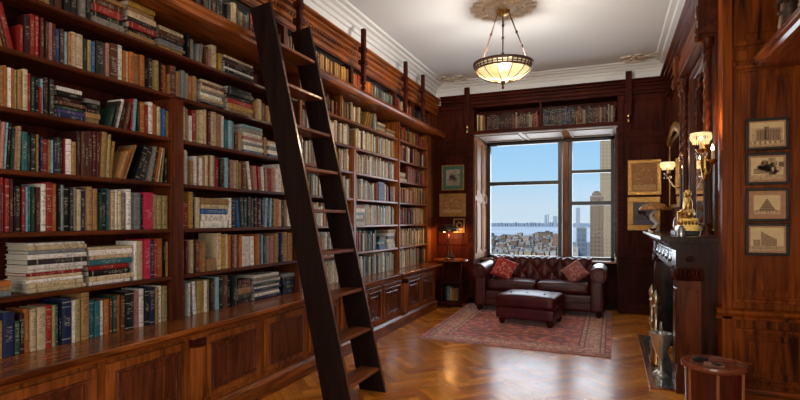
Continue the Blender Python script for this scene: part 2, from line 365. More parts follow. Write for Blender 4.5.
# bay soffit and shutters in the reveals
SOF=plain('sky_sheen_panel',(.36,.28,.22),.55,coat=.0,var=.06,scale=8)  # pale colour stands for sky reflected in the glossy wood soffit
m=MB(); m.box(OX0,OX1,YB+.0,BAYY-.02,OZ-.012,OZ)
for a,b_ in ((OX0+.06,-1.5),(-1.42,-.78),(-.64,OX1-.06)):
    m.box(a,b_,YB+.10,YB+.13,OZ-.03,OZ-.012); m.box(a,b_,YB+.80,YB+.83,OZ-.03,OZ-.012); m.box(a,a+.03,YB+.13,YB+.80,OZ-.03,OZ-.012); m.box(b_-.03,b_,YB+.13,YB+.80,OZ-.03,OZ-.012)
m.mi=1; m.box(-.76,-.66,YB,BAYY-.02,OZ-.028,OZ-.012)
struct('trim_13',m,[SOF,B_y])
m=MB(); m.box(OX0,OX0+.02,YB+.02,BAYY-.05,.8,OZ-.03); panelX(m,OX0+.02,YB+.08,YB+.5,.9,1.85,s=1); panelX(m,OX0+.02,YB+.55,BAYY-.1,.9,1.85,s=1)
panelX(m,OX0+.02,YB+.08,YB+.5,1.95,2.93,s=1); panelX(m,OX0+.02,YB+.55,BAYY-.1,1.95,2.93,s=1)
struct('trim_14',m,wood('shutter_wood',(.16,.06,.02),(.42,.19,.07),'z',rough=.5,coat=0,spec=.15))
m=MB(); m.box(OX1-.02,OX1,YB+.02,BAYY-.05,.8,OZ-.03); panelX(m,OX1-.02,YB+.08,YB+.5,.9,2.9); panelX(m,OX1-.02,YB+.55,BAYY-.1,.9,2.9); struct('trim_15',m,W_z)
# panelled return wall (right foreground)
m=MB(); m.box(XR-.02,XR+.05,YP-.03,YP,0,3.55); m.box(XR+.05,XN,YP-.012,YP,2.78,2.86)
m.prism([(YP,.70),(YP-.03,.70),(YP-.03,.72),(YP-.06,.75),(YP-.06,.775),(YP,.79)],'x',XR-.06,XN)
panelY(m,YP,.93,1.40,.19,.63,d=.025); panelY(m,YP,.92,1.41,.84,2.74,w=.05); panelY(m,YP,.92,1.41,2.90,3.5)
struct('trim_16',m,P_z,bevel=.003)
# chimney wall panels beyond the fireplace
m=MB(); panelX(m,XR,7.6,8.85,.22,.85); panelX(m,XR,7.6,8.85,2.85,3.38); m.box(XR-.03,XR,7.45,YB,.92,.97); struct('trim_17',m,W_z)

# ------------------------------------------------------------------ window
wy=9.90
w=MB(); a,b_,c,d=-2.22,.07,.775,2.985
w.box(a,b_,wy-.05,wy+.05,c-.01,c+.05); w.box(a,b_,wy-.05,wy+.05,d-.05,d); w.box(a,a+.06,wy-.05,wy+.05,c,d); w.box(b_-.06,b_,wy-.05,wy+.05,c,d)
wf=struct('window_1',w,BLACKF,bevel=.004); wf['label']='tall black-framed bay window over the city above the leather sofa'
def bars(name,x0,x1,z0,z1,mat,y0=wy-.045,y1=wy+.045): return build(name,MB().box(x0,x1,y0,y1,z0,z1),mat,wf,bevel=.004)
bars('mullion',-.815,-.705,c+.05,d-.05,B_z,wy-.09,wy+.06)
for x in (-.86,-.68): bars('sash_stile',x-.035,x+.035,c+.05,d-.05,BLACKF)
bars('meeting_rail',a+.06,-.895,2.165,2.235,BLACKF); bars('meeting_rail',-.645,b_-.06,2.355,2.41,BLACKF); bars('meeting_rail',-.645,b_-.06,1.77,1.84,BLACKF)
for x0,x1,z0,z1 in ((a+.06,-.895,c+.05,2.165),(a+.06,-.895,2.235,d-.05),(-.645,b_-.06,c+.05,1.77),(-.645,b_-.06,1.84,2.355),(-.645,b_-.06,2.41,d-.05)):
    build('glass_pane',MB().box(x0,x1,wy-.003,wy+.003,z0,z1),GLASS,wf)
m=MB(); m.box(OX0,OX1,9.5,wy-.05,.745,.78); st=struct('window_sill',m,wood('sill_wood',(.2,.08,.05),(.42,.2,.14),'x',rough=.2,coat=.6),bevel=.008)
# added unseen side window in the near right wall
w=MB(); w.box(XN+.03,XN+.1,-1.7,2.1,.7,.76); w.box(XN+.03,XN+.1,-1.7,2.1,3.24,3.3); w.box(XN+.03,XN+.1,-1.7,-1.64,.76,3.24); w.box(XN+.03,XN+.1,2.04,2.1,.76,3.24); w.box(XN+.03,XN+.1,.17,.23,.76,3.24); w.box(XN+.03,XN+.1,-1.64,2.04,2.0,2.06)
wf2=struct('added_window_2',w,K_z)
for y0,y1,z0,z1 in ((-1.64,.17,.76,2.0),(.23,2.04,.76,2.0),(-1.64,.17,2.06,3.24),(.23,2.04,2.06,3.24)):
    build('glass_pane',MB().box(XN+.06,XN+.066,y0,y1,z0,z1),GLASS,wf2)

# ------------------------------------------------------------------ left wall: base cabinets, worktop, bookcases
XF=-2.74
def base_cabinet(label,y0,y1,doors,pil):
    t=thing('base_cabinet',label,'cabinet',(XF-.2,y0,0),group='base cabinets under the bookcases')
    m=MB(); m.box(-3.25,XF,y0+.001,y1-.001,.156,.69); build('carcass',m,B_z,t)
    for (a,b) in doors:
        d=MB(); x=XF+.022
        d.box(XF,x,a,b,.20,.215+.03); d.box(XF,x,a,b,.60,.655); d.box(XF,x,a,a+.06,.245,.60); d.box(XF,x,b-.06,b,.245,.60)
        do=build('door',d,B_z,t,bevel=.004)
        p=MB(); p.box(XF,XF+.006,a+.06,b-.06,.245,.60)
        # ogee moulding and fielded panel
        for (i,w_,h) in ((0,.014,.03),(.014,.012,.018)):
            A,Bb,c0,c1=a+.06+i,b-.06-i,.245+i,.60-i
            p.box(XF,XF+h,A,Bb,c0,c0+w_); p.box(XF,XF+h,A,Bb,c1-w_,c1); p.box(XF,XF+h,A,A+w_,c0+w_,c1-w_); p.box(XF,XF+h,Bb-w_,Bb,c0+w_,c1-w_)
        p.box(XF,XF+.014,a+.125,b-.125,.31,.535)
        build('door_panel',p,wood_panel,do,bevel=.003)
    for (a,b) in pil:
        q=MB(); q.box(XF,XF+.035,a,b,.156,.60); q.box(XF,XF+.045,a-.006,b+.006,.156,.2); q.box(XF,XF+.05,a-.01,b+.01,.66,.69)
        pi=build('pilaster',q,B_z,t,bevel=.004)
        r=MB(); c=Vector((XF+.04,(a+b)/2,.63)); r.box(XF,XF+.04,a,b,.60,.66); r.ell(c+Vector((.015,0,0)),(.028,.028,.026)); 
        for k in range(6):
            r.ell(c+Vector((.012,.03*math.cos(k*PI/3),.024*math.sin(k*PI/3))),(.014,.014,.012),8,6)
        build('carved_boss',r,K_z,pi,smooth=True)
    return t
wood_panel=wood('cabinet_panel_wood',(.045,.011,.005),(.17,.042,.015),'z',scale=1.3,rough=.24,coat=.5)
base_cabinet('base cabinet in the near left corner, left of the first carved boss',.25,2.74,[(.5,1.35),(1.42,2.04),(2.10,2.71)],[])
base_cabinet('base cabinet between the first carved boss and the ladder',2.74,4.24,[(2.89,3.53),(3.58,4.21)],[(2.755,2.875)])
base_cabinet('base cabinet behind the foot of the ladder',4.24,5.5,[(4.28,4.85),(4.91,5.47)],[])
base_cabinet('base cabinet just past the ladder, ending at the second carved boss',5.5,6.70,[(5.53,6.0),(6.05,6.67)],[])
base_cabinet('farthest base cabinet, beside the corner table',6.70,8.2,[(6.87,7.43),(7.48,8.06)],[(6.71,6.83)])
m=MB(); m.prism([(-3.27,.69),(-2.69,.69),(-2.68,.705),(-2.645,.715),(-2.62,.735),(-2.62,.757),(-2.628,.765),(-3.27,.765)],'y',.22,8.24)
tag(build('worktop',m,wood('worktop_wood',(.07,.015,.003),(.38,.105,.019),'y',rough=.2,coat=.12,spec=.35),at=(-2.95,.22,.69)),'long polished wooden worktop running under all the bookcases','worktop')

SH=[1.09,1.435,1.77,2.10,2.415,2.73]
def bookcase(label,y0,y1,ups,shelves):
    t=thing('bookcase',label,'bookcase',(-3.1,y0,.766),group='built-in bookcases on the left wall')
    build('back_panel',MB().box(-3.27,-3.25,y0+.001,y1-.001,.766,2.985),K_z,t)
    for (a,b,z0,z1) in ups:
        u=MB(); u.box(-3.25,-2.955,a,b,z0,z1); u.prism([(a+.012,-2.955),(a+.02,-2.94),(b-.02,-2.94),(b-.012,-2.955)],'z',z0,z1) if False else u.box(-2.955,-2.942,a+.012,b-.012,z0,z1)
        build('upright',u,B_z if y0>4 else W_z,t,bevel=.003)
    for (a,b,z) in shelves:
        s=MB(); s.box(-3.25,-2.955,a,b,z-.028,z); s.box(-2.955,-2.945,a,b,z-.024,z-.004)
        build('shelf',s,W_y if y0<4 else B_y,t,bevel=.002)
    return t
b1=[(.32,2.80,z) for z in SH[:4]]+[(2.915,4.41,z) for z in SH[:4]]+[(.32,4.41,z) for z in SH[4:]]
bookcase('wide bookcase nearest the camera, left of the ladder, filled with books',.25,4.43,[(.26,.32,.766,2.985),(2.80,2.915,.766,2.386),(4.41,4.429,.766,2.985)],b1)
b2=[(4.50,5.62,z) for z in SH[:4]]+[(5.715,7.07,z) for z in SH[:4]]+[(4.50,7.07,z) for z in SH[4:]]
bookcase('bookcase behind and just past the ladder, rows of pale books',4.43,7.1,[(4.432,4.50,.766,2.985),(5.62,5.715,.766,2.386),(5.32,5.36,2.731,2.985),(7.07,7.098,.766,2.985)],b2)
bookcase('narrow bookcase at the far end beside the corner table',7.1,8.6,[(7.102,7.15,.766,2.985),(8.38,8.6,.766,2.985)],[(7.15,8.38,z) for z in SH])
# projecting fascia and the low upper tier of compartments
m=MB(); m.prism([(-3.27,2.99),(-2.83,2.99),(-2.80,3.0),(-2.80,3.03),(-2.785,3.05),(-2.785,3.075),(-2.80,3.09),(-3.27,3.09)],'y',.22,YB); struct('trim_18',m,B_y)
m=MB(); m.box(-3.27,-3.25,.22,YB,3.09,3.43)
for y in (.3,1.5,2.85,4.22,5.61,7.0,7.75,8.62): m.box(-3.25,-2.955,y-.03,y+.03,3.09,3.43)
m.box(-3.25,-2.955,8.6,YB,3.09,3.43); m.box(-2.985,-2.95,.22,YB,3.395,3.43); m.box(-2.985,-2.95,.22,YB,3.09,3.105)
m.box(-3.25,-2.955,8.62,YB,0,2.99); m.box(-3.25,-2.955,8.25,8.62,0,.764)
struct('trim_19',m,W_z)
def bracket(label,p0,p1,axis):
    # dark strap post with a turned foot, hung in front of the cornice
    t=thing('wall_bracket',label,'bracket',p0,group='dark strap posts along the cornice')
    x,y,z=p0; m=MB()
    if axis=='y': m.box(x-.02,x+.03,y-.03,y+.03,z+.10,p1); m.box(x-.05,x+.045,y-.04,y+.04,z+.30,z+.36); m.box(x-.05,x+.04,y-.036,y+.036,z+.46,z+.52)
    else: m.box(x-.045,x+.045,y-.03,y+.02,z+.10,p1); m.box(x-.05,x+.05,y-.04,y+.05,z+.30,z+.36)
    build('post',m,K_z,t,bevel=.006)
    f=MB(); f.lathe([(.001,-.02),(.02,-.01),(.03,.02),(.018,.05),(.036,.07),(.03,.10),(.04,.12)],(x,y,z),14); build('finial',f,BRASS if axis=='x' else K_z,t,smooth=True)
    return t
for y,lb in ((2.85,'dark strap post on the cornice left of the ladder top'),(4.22,'dark strap post on the cornice between the ladder stiles'),(5.61,'largest dark strap post on the cornice, right of the ladder top'),(7.0,'dark strap post on the cornice right of the orange book sets'),(7.75,'slim dark strap post on the cornice near the back corner')):
    bracket(lb,(-2.80,y,3.10),3.84,'y')
bracket('dark strap post on the back wall left of the high bookshelf',(-2.36,8.87,3.06),3.86,'x')
bracket('dark strap post on the back wall right of the high bookshelf',(.27,8.87,3.06),3.86,'x')
# ladder
t=thing('library_ladder','tall dark wooden library ladder leaning on the left bookcases','ladder',(-2.0,3.77,0))
EDGE_LIT=wood('lit_ladder_edge',(.05,.016,.008),(.22,.085,.04),'z',rough=.28,coat=.25,spec=.5)  # lighter, glossier strip paints window light caught on the stringer edges
def stringer(y):
    m=MB(); P=[(-1.805,0),(-2.055,0),(-2.775,3.262),(-2.577,3.29)]
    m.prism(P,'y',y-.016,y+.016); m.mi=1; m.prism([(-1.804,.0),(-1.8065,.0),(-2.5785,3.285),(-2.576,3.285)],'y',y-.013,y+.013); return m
for y in (3.47,4.06): build('stringer',stringer(y),[LAD,EDGE_LIT],t,bevel=.002)
for k in range(9):
    z=.212+k*.344; xf=-1.805-.2352*z
    m=MB(); m.box(xf-.19,xf-.008,3.487,4.043,z-.026,z); build('tread',m,LADs,t,bevel=.004)
# ------------------------------------------------------------------ books
PAL=dict(dr=(.075,.008,.007),rd=(.27,.016,.012),br=(.095,.030,.012),tn=(.33,.175,.065),cr=(.56,.42,.25),wh=(.74,.68,.60),gr=(.21,.18,.15),lg=(.20,.21,.21),bk=(.008,.008,.008),dg=(.030,.025,.023),nv=(.014,.020,.06),bl=(.022,.10,.27),lb=(.24,.40,.46),tl=(.025,.11,.13),gn=(.022,.05,.032),ol=(.33,.26,.10),pk=(.36,.16,.13),mr=(.032,.007,.007),go=(.42,.23,.035),pu=(.06,.045,.14),cm=(.40,.018,.05)); PAL['or']=(.40,.115,.022)
CN=dict(dr='dark red',rd='red',br='brown',tn='tan',cr='cream',wh='white',gr='grey',lg='slate',bk='black',dg='charcoal',nv='navy',bl='blue',lb='light blue',tl='teal',gn='dark green',ol='olive',pk='pink',mr='maroon',go='golden',pu='purple',cm='crimson'); CN['or']='orange'
TABLE=[
("a7",2.73,"1.919,0.025,0.183,0,tn;1.947,0.029,0.180,0,dg;1.981,0.042,0.185,0,br;2.029,0.036,0.181,0,bk;2.077,0.037,0.180,0,dg;2.127,0.032,0.185,0,gr;2.166,0.032,0.194,0,bk;S2.212,2.439,0.200,gr bk rd br tn;S2.454,2.690,0.245,tn bk rd dg cr tn go;S2.707,2.958,0.170,go gr lg dg br cr;2.973,0.025,0.192,0,bk;3.008,0.031,0.160,0,gr;3.070,0.026,0.150,6,lg;3.101,0.027,0.160,6,gr;3.160,0.027,0.150,0,br;3.193,0.027,0.140,0,pk;3.237,0.057,0.190,0,cr;3.329,0.029,0.150,0,go;S3.382,3.772,0.160,wh bk wh bk br dg cr"),
("a6",2.415,"1.691,0.015,0.200,-14,tn;1.711,0.014,0.210,-14,br;1.730,0.030,0.240,-14,rd;1.780,0.018,0.150,0,rd;1.811,0.030,0.220,0,mr;1.843,0.027,0.235,0,rd;1.872,0.019,0.235,0,rd;1.893,0.018,0.230,0,dr;1.925,0.016,0.220,0,br;1.943,0.015,0.220,0,pk;1.961,0.018,0.220,0,dr;1.984,0.024,0.200,0,bl;2.011,0.021,0.210,0,br;2.035,0.015,0.200,0,lb;2.053,0.018,0.200,0,or;2.077,0.031,0.215,0,cr;2.111,0.042,0.215,0,cr;2.156,0.023,0.200,0,dg;2.182,0.023,0.200,0,ol;2.207,0.025,0.200,0,bl;2.238,0.055,0.215,0,dg;2.304,0.025,0.220,0,pk;2.333,0.054,0.230,0,br;2.389,0.035,0.235,0,wh;2.427,0.020,0.210,0,or;2.450,0.016,0.210,0,cr;2.470,0.038,0.215,0,or;2.512,0.044,0.215,0,tn;2.559,0.038,0.220,0,or;2.601,0.023,0.200,0,bk;2.626,0.030,0.215,0,dg;2.658,0.020,0.215,0,go;2.683,0.038,0.220,0,ol;2.727,0.016,0.210,0,mr;2.745,0.037,0.205,0,or;2.797,0.013,0.150,0,tn;2.813,0.052,0.220,0,br;2.871,0.042,0.190,0,tn;2.917,0.037,0.210,0,lg;2.960,0.032,0.200,0,gr;2.998,0.036,0.190,0,or;3.039,0.041,0.200,0,tn;S3.122,3.394,0.200,bk gr cr wh gr cr br cr;S3.419,3.758,0.225,tn go rd bk dg bk;3.777,0.029,0.160,0,tn;3.812,0.058,0.190,0,cr;3.877,0.060,0.170,0,br;3.947,0.062,0.160,0,tn"),  # first mr book added for the shaded side of the red book
("a5",2.1,"1.668,0.019,0.227,0,or;1.688,0.012,0.216,0,tn;1.702,0.018,0.222,0,or;1.722,0.014,0.215,0,wh;1.738,0.020,0.217,0,or;1.759,0.015,0.215,0,ol;1.776,0.023,0.214,0,tn;1.801,0.026,0.230,0,cr;1.829,0.018,0.216,0,rd;1.850,0.016,0.200,0,gn;1.869,0.015,0.200,0,bk;1.886,0.010,0.150,0,rd;1.897,0.012,0.200,0,lb;1.910,0.012,0.200,0,bk;1.924,0.018,0.215,0,br;1.948,0.023,0.210,0,dg;S1.982,2.156,0.185,nv pu gn br mr bk wh;S2.163,2.262,0.150,tn tn mr bk gr;2.314,0.018,0.130,14,gn;2.343,0.018,0.180,14,dg;2.368,0.022,0.200,14,wh;2.398,0.028,0.200,12,mr;2.429,0.024,0.190,12,br;2.482,0.012,0.220,4,rd;2.495,0.016,0.220,4,lb;2.538,0.012,0.215,-3,gn;2.553,0.036,0.210,0,or;2.593,0.023,0.200,0,rd;2.624,0.037,0.225,0,wh;2.664,0.039,0.220,0,or;2.707,0.033,0.210,0,cr;2.744,0.027,0.200,0,bl;2.774,0.021,0.190,0,tn"),
("a4",1.77,"1.663,0.020,0.260,3,cr;1.685,0.016,0.250,3,pk;1.703,0.013,0.250,3,lb;1.718,0.014,0.250,3,bk;1.736,0.014,0.225,2,gn;1.752,0.011,0.230,2,pk;1.765,0.022,0.240,2,ol;1.796,0.031,0.215,0,tl;1.829,0.014,0.200,0,gn;1.845,0.022,0.210,0,bk;1.870,0.009,0.210,0,tn;1.881,0.012,0.210,0,bk;1.894,0.012,0.200,0,nv;1.909,0.028,0.190,0,rd;1.940,0.012,0.190,0,tn;1.954,0.014,0.190,0,lb;1.970,0.014,0.190,0,nv;1.985,0.020,0.210,0,dg;2.007,0.017,0.210,0,bk;2.030,0.006,0.210,0,rd;2.038,0.038,0.210,0,wh;2.078,0.030,0.200,0,tn;2.114,0.021,0.270,0,mr;2.137,0.022,0.270,0,br;2.161,0.020,0.275,0,dr;2.183,0.030,0.280,0,br;2.214,0.020,0.285,0,dr;2.236,0.023,0.285,0,dr;2.262,0.038,0.290,3,tn;2.303,0.019,0.280,3,ol;2.325,0.022,0.240,6,go;2.383,0.022,0.190,19,tn;2.408,0.018,0.200,19,or;2.430,0.014,0.240,20,tn;2.516,0.036,0.250,18,bk;2.556,0.037,0.250,18,dg;2.627,0.017,0.250,11,gr;2.647,0.021,0.250,11,bk;2.674,0.018,0.250,10,or;2.694,0.020,0.250,10,wh;2.733,0.012,0.250,6,ol;2.768,0.019,0.200,0,bk"),
("a3",1.435,"1.663,0.029,0.250,0,tl;1.695,0.014,0.290,0,rd;1.711,0.020,0.285,0,rd;1.733,0.019,0.285,0,dr;1.755,0.012,0.240,0,bk;1.768,0.026,0.250,0,dg;1.801,0.014,0.245,0,rd;1.817,0.011,0.245,0,lb;1.830,0.015,0.250,0,tl;1.847,0.012,0.250,0,gn;1.861,0.012,0.250,0,bk;1.875,0.021,0.250,0,dr;1.899,0.025,0.270,0,wh;1.927,0.033,0.280,0,rd;1.965,0.025,0.275,0,or;1.994,0.012,0.270,0,bk;2.008,0.017,0.270,0,lg;2.029,0.036,0.260,0,bk;2.071,0.017,0.260,0,dg;2.089,0.017,0.260,0,gr;2.110,0.028,0.250,0,cr;2.141,0.024,0.260,0,nv;2.171,0.032,0.270,0,tn;2.209,0.033,0.260,0,tn;2.250,0.016,0.240,0,gn;2.268,0.031,0.255,0,bk;2.305,0.014,0.265,0,tl;2.322,0.014,0.250,0,tn;2.339,0.027,0.255,0,cr;2.368,0.017,0.260,0,wh;2.386,0.026,0.255,0,cr;2.415,0.029,0.240,0,gr;2.449,0.034,0.270,0,wh;2.488,0.018,0.250,0,gr;2.511,0.056,0.250,0,lg;2.571,0.012,0.240,0,bk;2.585,0.077,0.255,0,cm;2.667,0.034,0.245,0,ol;2.703,0.042,0.240,0,ol;2.750,0.045,0.240,0,ol"),
("a2",1.09,"S1.635,1.744,0.085,lg tn or;S1.819,2.172,0.280,cr cr wh cr rd wh wh dg wh lg cr wh;S2.178,2.504,0.240,wh cr bk rd tl cr wh cr;2.514,0.024,0.265,0,wh;2.541,0.043,0.265,0,cr;2.588,0.050,0.275,0,cm;2.643,0.026,0.270,0,nv;2.672,0.021,0.275,0,rd;2.696,0.056,0.275,0,or;2.758,0.016,0.270,0,bk;2.776,0.019,0.250,0,tn"),
("a1",0.765,"1.658,0.040,0.200,0,tn;1.702,0.056,0.240,0,nv;1.760,0.023,0.185,0,gn;1.789,0.022,0.220,0,mr;1.812,0.029,0.240,0,or;1.842,0.030,0.235,0,cr;1.874,0.047,0.240,0,cr;1.923,0.033,0.245,0,rd;1.959,0.021,0.240,0,ol;1.981,0.020,0.240,0,tl;2.003,0.014,0.245,0,bk;2.019,0.057,0.265,0,nv;2.079,0.012,0.250,0,wh;2.092,0.034,0.255,0,ol;2.133,0.050,0.290,0,tn;2.185,0.039,0.235,0,tl;2.226,0.036,0.225,0,tl;2.264,0.024,0.220,0,wh;2.291,0.040,0.225,0,or;2.334,0.019,0.225,0,br;2.355,0.028,0.240,0,gn;2.385,0.021,0.240,0,or;2.409,0.025,0.235,0,br;2.437,0.068,0.255,0,bk;2.509,0.039,0.250,0,pk;2.551,0.037,0.260,0,wh;2.592,0.038,0.255,0,bk;2.634,0.043,0.260,0,nv;2.681,0.026,0.255,0,tn;2.709,0.036,0.260,0,wh;2.749,0.046,0.255,0,ol"),
("b5",2.1,"2.943,0.025,0.260,0,cr;2.971,0.023,0.250,0,ol;2.998,0.030,0.200,0,wh;3.032,0.042,0.250,0,rd;3.080,0.025,0.255,0,ol;3.108,0.046,0.265,0,cr;3.158,0.031,0.280,0,cr;3.194,0.026,0.270,0,dr;3.224,0.055,0.275,0,cr;3.283,0.061,0.270,0,tn;3.347,0.035,0.265,0,wh;3.387,0.039,0.240,0,tl;3.431,0.037,0.240,0,lb;3.473,0.036,0.240,0,lg;3.518,0.032,0.150,0,br;3.556,0.039,0.160,0,tn;S3.609,3.902,0.245,bl wh lg wh pk wh gr lb;3.910,0.037,0.170,0,tn;S3.970,4.168,0.150,bl wh lg wh cr"),
("b4",1.77,"2.943,0.021,0.260,0,cr;2.967,0.015,0.250,0,lb;3.018,0.026,0.190,0,tn;3.049,0.025,0.225,0,wh;3.078,0.023,0.225,0,pk;3.104,0.024,0.220,0,wh;3.131,0.023,0.230,0,tn;3.158,0.029,0.240,0,cr;3.192,0.028,0.250,0,tn;3.224,0.030,0.250,0,cr;3.259,0.020,0.250,0,lg;3.284,0.039,0.240,0,rd;3.327,0.022,0.235,0,bk;3.353,0.035,0.240,0,br;3.393,0.026,0.250,0,lb;3.422,0.023,0.230,0,bk;3.450,0.047,0.240,0,pk;3.502,0.031,0.235,0,cr;3.537,0.032,0.245,0,ol;3.573,0.029,0.230,0,tn;3.607,0.042,0.240,0,br;3.689,0.012,0.250,-9,tn;3.703,0.036,0.250,-9,wh;3.779,0.050,0.220,-6,pk;3.837,0.036,0.220,-6,rd;3.883,0.042,0.220,-4,wh;3.932,0.038,0.220,-3,pk;3.978,0.040,0.220,0,rd;4.024,0.047,0.220,0,pk;4.078,0.035,0.225,0,wh;4.119,0.065,0.270,0,wh;4.191,0.060,0.260,0,cr"),
("b3",1.435,"2.941,0.043,0.200,0,rd;2.988,0.040,0.280,0,go;3.032,0.027,0.270,0,bk;3.063,0.036,0.240,0,cr;S3.106,3.431,0.240,wh wh bl cr tn;3.443,0.032,0.250,0,wh;3.480,0.048,0.250,0,mr;3.555,0.027,0.240,-6,bl;3.590,0.032,0.260,-4,dg;3.627,0.032,0.260,0,gn;3.665,0.049,0.270,0,bk;3.719,0.048,0.260,0,mr;3.772,0.040,0.270,0,bk;3.818,0.052,0.260,0,dr;3.876,0.038,0.270,0,nv;3.920,0.027,0.270,4,lb;3.952,0.032,0.270,4,nv;3.995,0.029,0.270,2,lb;4.035,0.024,0.260,0,bk;4.065,0.032,0.270,0,tn;4.103,0.049,0.270,0,or;4.156,0.032,0.260,0,cr;4.193,0.041,0.260,0,bk;4.241,0.034,0.260,0,tn;4.280,0.049,0.250,0,wh;4.334,0.038,0.250,0,cr"),
("b2",1.09,"2.934,0.024,0.250,0,rd;2.961,0.021,0.250,0,dr;2.985,0.023,0.250,0,pk;3.011,0.021,0.255,0,cr;3.036,0.029,0.260,0,dg;3.070,0.031,0.255,0,br;3.105,0.024,0.240,0,or;3.132,0.026,0.230,0,tn;S3.176,3.288,0.100,tn tn;3.306,0.048,0.300,0,cr;3.358,0.048,0.290,0,go;3.410,0.021,0.290,0,cr;3.436,0.037,0.280,0,or;3.476,0.022,0.270,0,br;3.502,0.031,0.280,0,pk;3.537,0.025,0.275,0,br;3.565,0.033,0.280,0,or;3.602,0.033,0.270,0,wh;3.649,0.073,0.260,-2,wh;3.737,0.049,0.260,-2,wh;3.801,0.043,0.280,0,or;3.848,0.025,0.280,0,gn;3.877,0.023,0.270,0,lb;3.905,0.042,0.250,0,dg;3.953,0.043,0.260,0,gr;4.002,0.060,0.260,0,pk;4.068,0.051,0.280,0,tn;4.124,0.032,0.290,0,bk;4.161,0.050,0.280,0,nv;4.218,0.067,0.290,0,tn;4.291,0.071,0.280,0,tn"),
("b1",0.765,"2.933,0.020,0.250,0,bk;2.956,0.022,0.250,0,gr;2.982,0.020,0.250,0,wh;3.005,0.023,0.250,0,dr;3.047,0.033,0.255,-4,wh;3.085,0.030,0.255,0,ol;3.119,0.042,0.250,0,go;3.164,0.017,0.250,0,wh;3.184,0.036,0.255,0,ol;3.224,0.021,0.260,0,bk;3.250,0.029,0.260,0,br;3.283,0.033,0.265,0,lb;3.321,0.037,0.260,0,bk;3.363,0.058,0.270,0,br;3.426,0.042,0.250,0,bk;3.473,0.058,0.260,0,bk;S3.550,3.730,0.210,mr dg tn br dr;S3.758,4.168,0.230,nv wh lg nv wh gn wh gr wh;S4.201,4.408,0.200,nv bk nv dg lg"),
]
ROWN={'7':'top shelf','6':'second shelf down','5':'third shelf down','4':'fourth shelf down','3':'fifth shelf down','2':'sixth shelf down','1':'worktop row'}
BAYN={'a':'nearest bay','b':'bay left of the ladder'}
def ordn(n):
    return '%d%s'%(n,'th' if 10<=n%100<=20 else {1:'st',2:'nd',3:'rd'}.get(n%10,'th'))
def jit(c,a=.12):
    k=rng.uniform(1-1.4*a,1+1.4*a)
    return tuple(max(.004,min(.9,x*k*rng.uniform(.97,1.03))) for x in c)
def book_shape(T,H,D,col):
    # spine at x=0 looking to +x, thickness along y, height along z
    m=MB(); m.cc=(*col,rng.random()); b=min(.003,T*.18)
    P=[(-D,0),(-.005,0),(-.001,.22*T),(0,.5*T),(-.001,.78*T),(-.005,T),(-D,T),(-D,T-b),(-.008,T-b),(-.008,b),(-D,b)]
    n=len(P); vs=[(x,y,z) for z in (0,H) for x,y in P]; fs=[]; uv=[]
    for i in range(n):
        j=(i+1)%n; fs.append((i,j,n+j,n+i))
        if 1<=i<=4:
            u0,u1=P[i][1]/T,P[j][1]/T; uv.append([(u0,0),(u1,0),(u1,1),(u0,1)])
        else: uv.append([(-1,-1)]*4)
    fs+= [tuple(range(n-1,-1,-1)),tuple(range(n,2*n))]; uv+=[[(-1,-1)]*n]*2
    m.add(vs,fs,uv)
    p=MB(); p.box(-D+.006,-.0085,b,T-b,.004,H-.003)
    return m,p
stuff=MB()
def sbook(x,y,z,T,H,D,col,flat=False,lean=0):
    # one of the many distant books: a closed block with a lettered spine
    stuff.cc=(*col,rng.random()); a,b,c=(D,T,H)
    if flat: v=[(x-D*(1-i),y+H*j,z+T*k) for k in (0,1) for j in (0,1) for i in (0,1)]
    else:
        s=math.tan(math.radians(lean))
        v=[(x-D*(1-i),y+T*j+s*H*k,z+H*k) for k in (0,1) for j in (0,1) for i in (0,1)]
    u=[(0,0),(1,0),(1,1),(0,1)] if not flat else [(0,0),(0,1),(1,1),(1,0)]
    n=[(-1,-1)]*4
    stuff.add(v,[(0,2,3,1),(4,5,7,6),(0,1,5,4),(2,6,7,3),(0,4,6,2),(1,3,7,5)],[n,n,n,n,n,u])
XS=-2.972
items=[]
for key,z,txt in TABLE:
    bay=BAYN[key[0]]
    if key in ('a7','a6') : bay='nearest bays'
    where='%s, %s'%(ROWN[key[1]],bay)
    nb=0; ns=0
    for e in txt.split(';'):
        if e[0]=='S':
            y0,y1,th,cols=e[1:].split(','); y0,y1,th=float(y0),float(y1),float(th); cols=cols.split(); ns+=1
            ws=[rng.uniform(.7,1.4) for _ in cols]; sw=sum(ws); zz=z+.001
            for i,c in enumerate(cols):
                T=th*ws[i]/sw; a=y0+rng.uniform(0,.02)*(y1-y0)*3; H=(y1-y0)*rng.uniform(.86,1.0)
                if a+H>y1: a=y1-H
                pos='bottom' if i==0 else ('topmost' if i==len(cols)-1 else ordn(i+1)+' from bottom')
                items.append(dict(k='S',x=XS-rng.uniform(0,.02),y=a,z=zz,T=T-.001,H=H,D=min(.2,H*.72),c=c,key=key,lab='flat %s book, %s, %s stack, %s'%(CN[c],pos,ordn(ns),where))); zz+=T
        else:
            y,T,H,ln,c=e.split(','); nb+=1
            y,T,H,ln=float(y),float(T),float(H),float(ln)
            how='leaning' if abs(ln)>2.5 else ('thick' if T>.05 else ('thin' if T<.022 else 'upright'))
            items.append(dict(k='U',x=XS-rng.uniform(0,.018),y=y,z=z+.001,T=T-.0012,H=H,D=min(.22,max(.12,H*.68)),ln=ln,c=c,key=key,lab='%s %s book, %s from left, %s'%(how,CN[c],ordn(nb),where)))
for it in items:
    d=math.hypot(it['x'],it['y']); it['a']=it['T']*it['H']*abs(it['x'])/d**3
    if it['key'] in('b5','b4','b3','b2','b1') and it['y']>3.98+.08*(5-int(it['key'][1])): it['a']*=.5
order=sorted(range(len(items)),key=lambda i:-items[i]['a']); solo=set(order[:305])
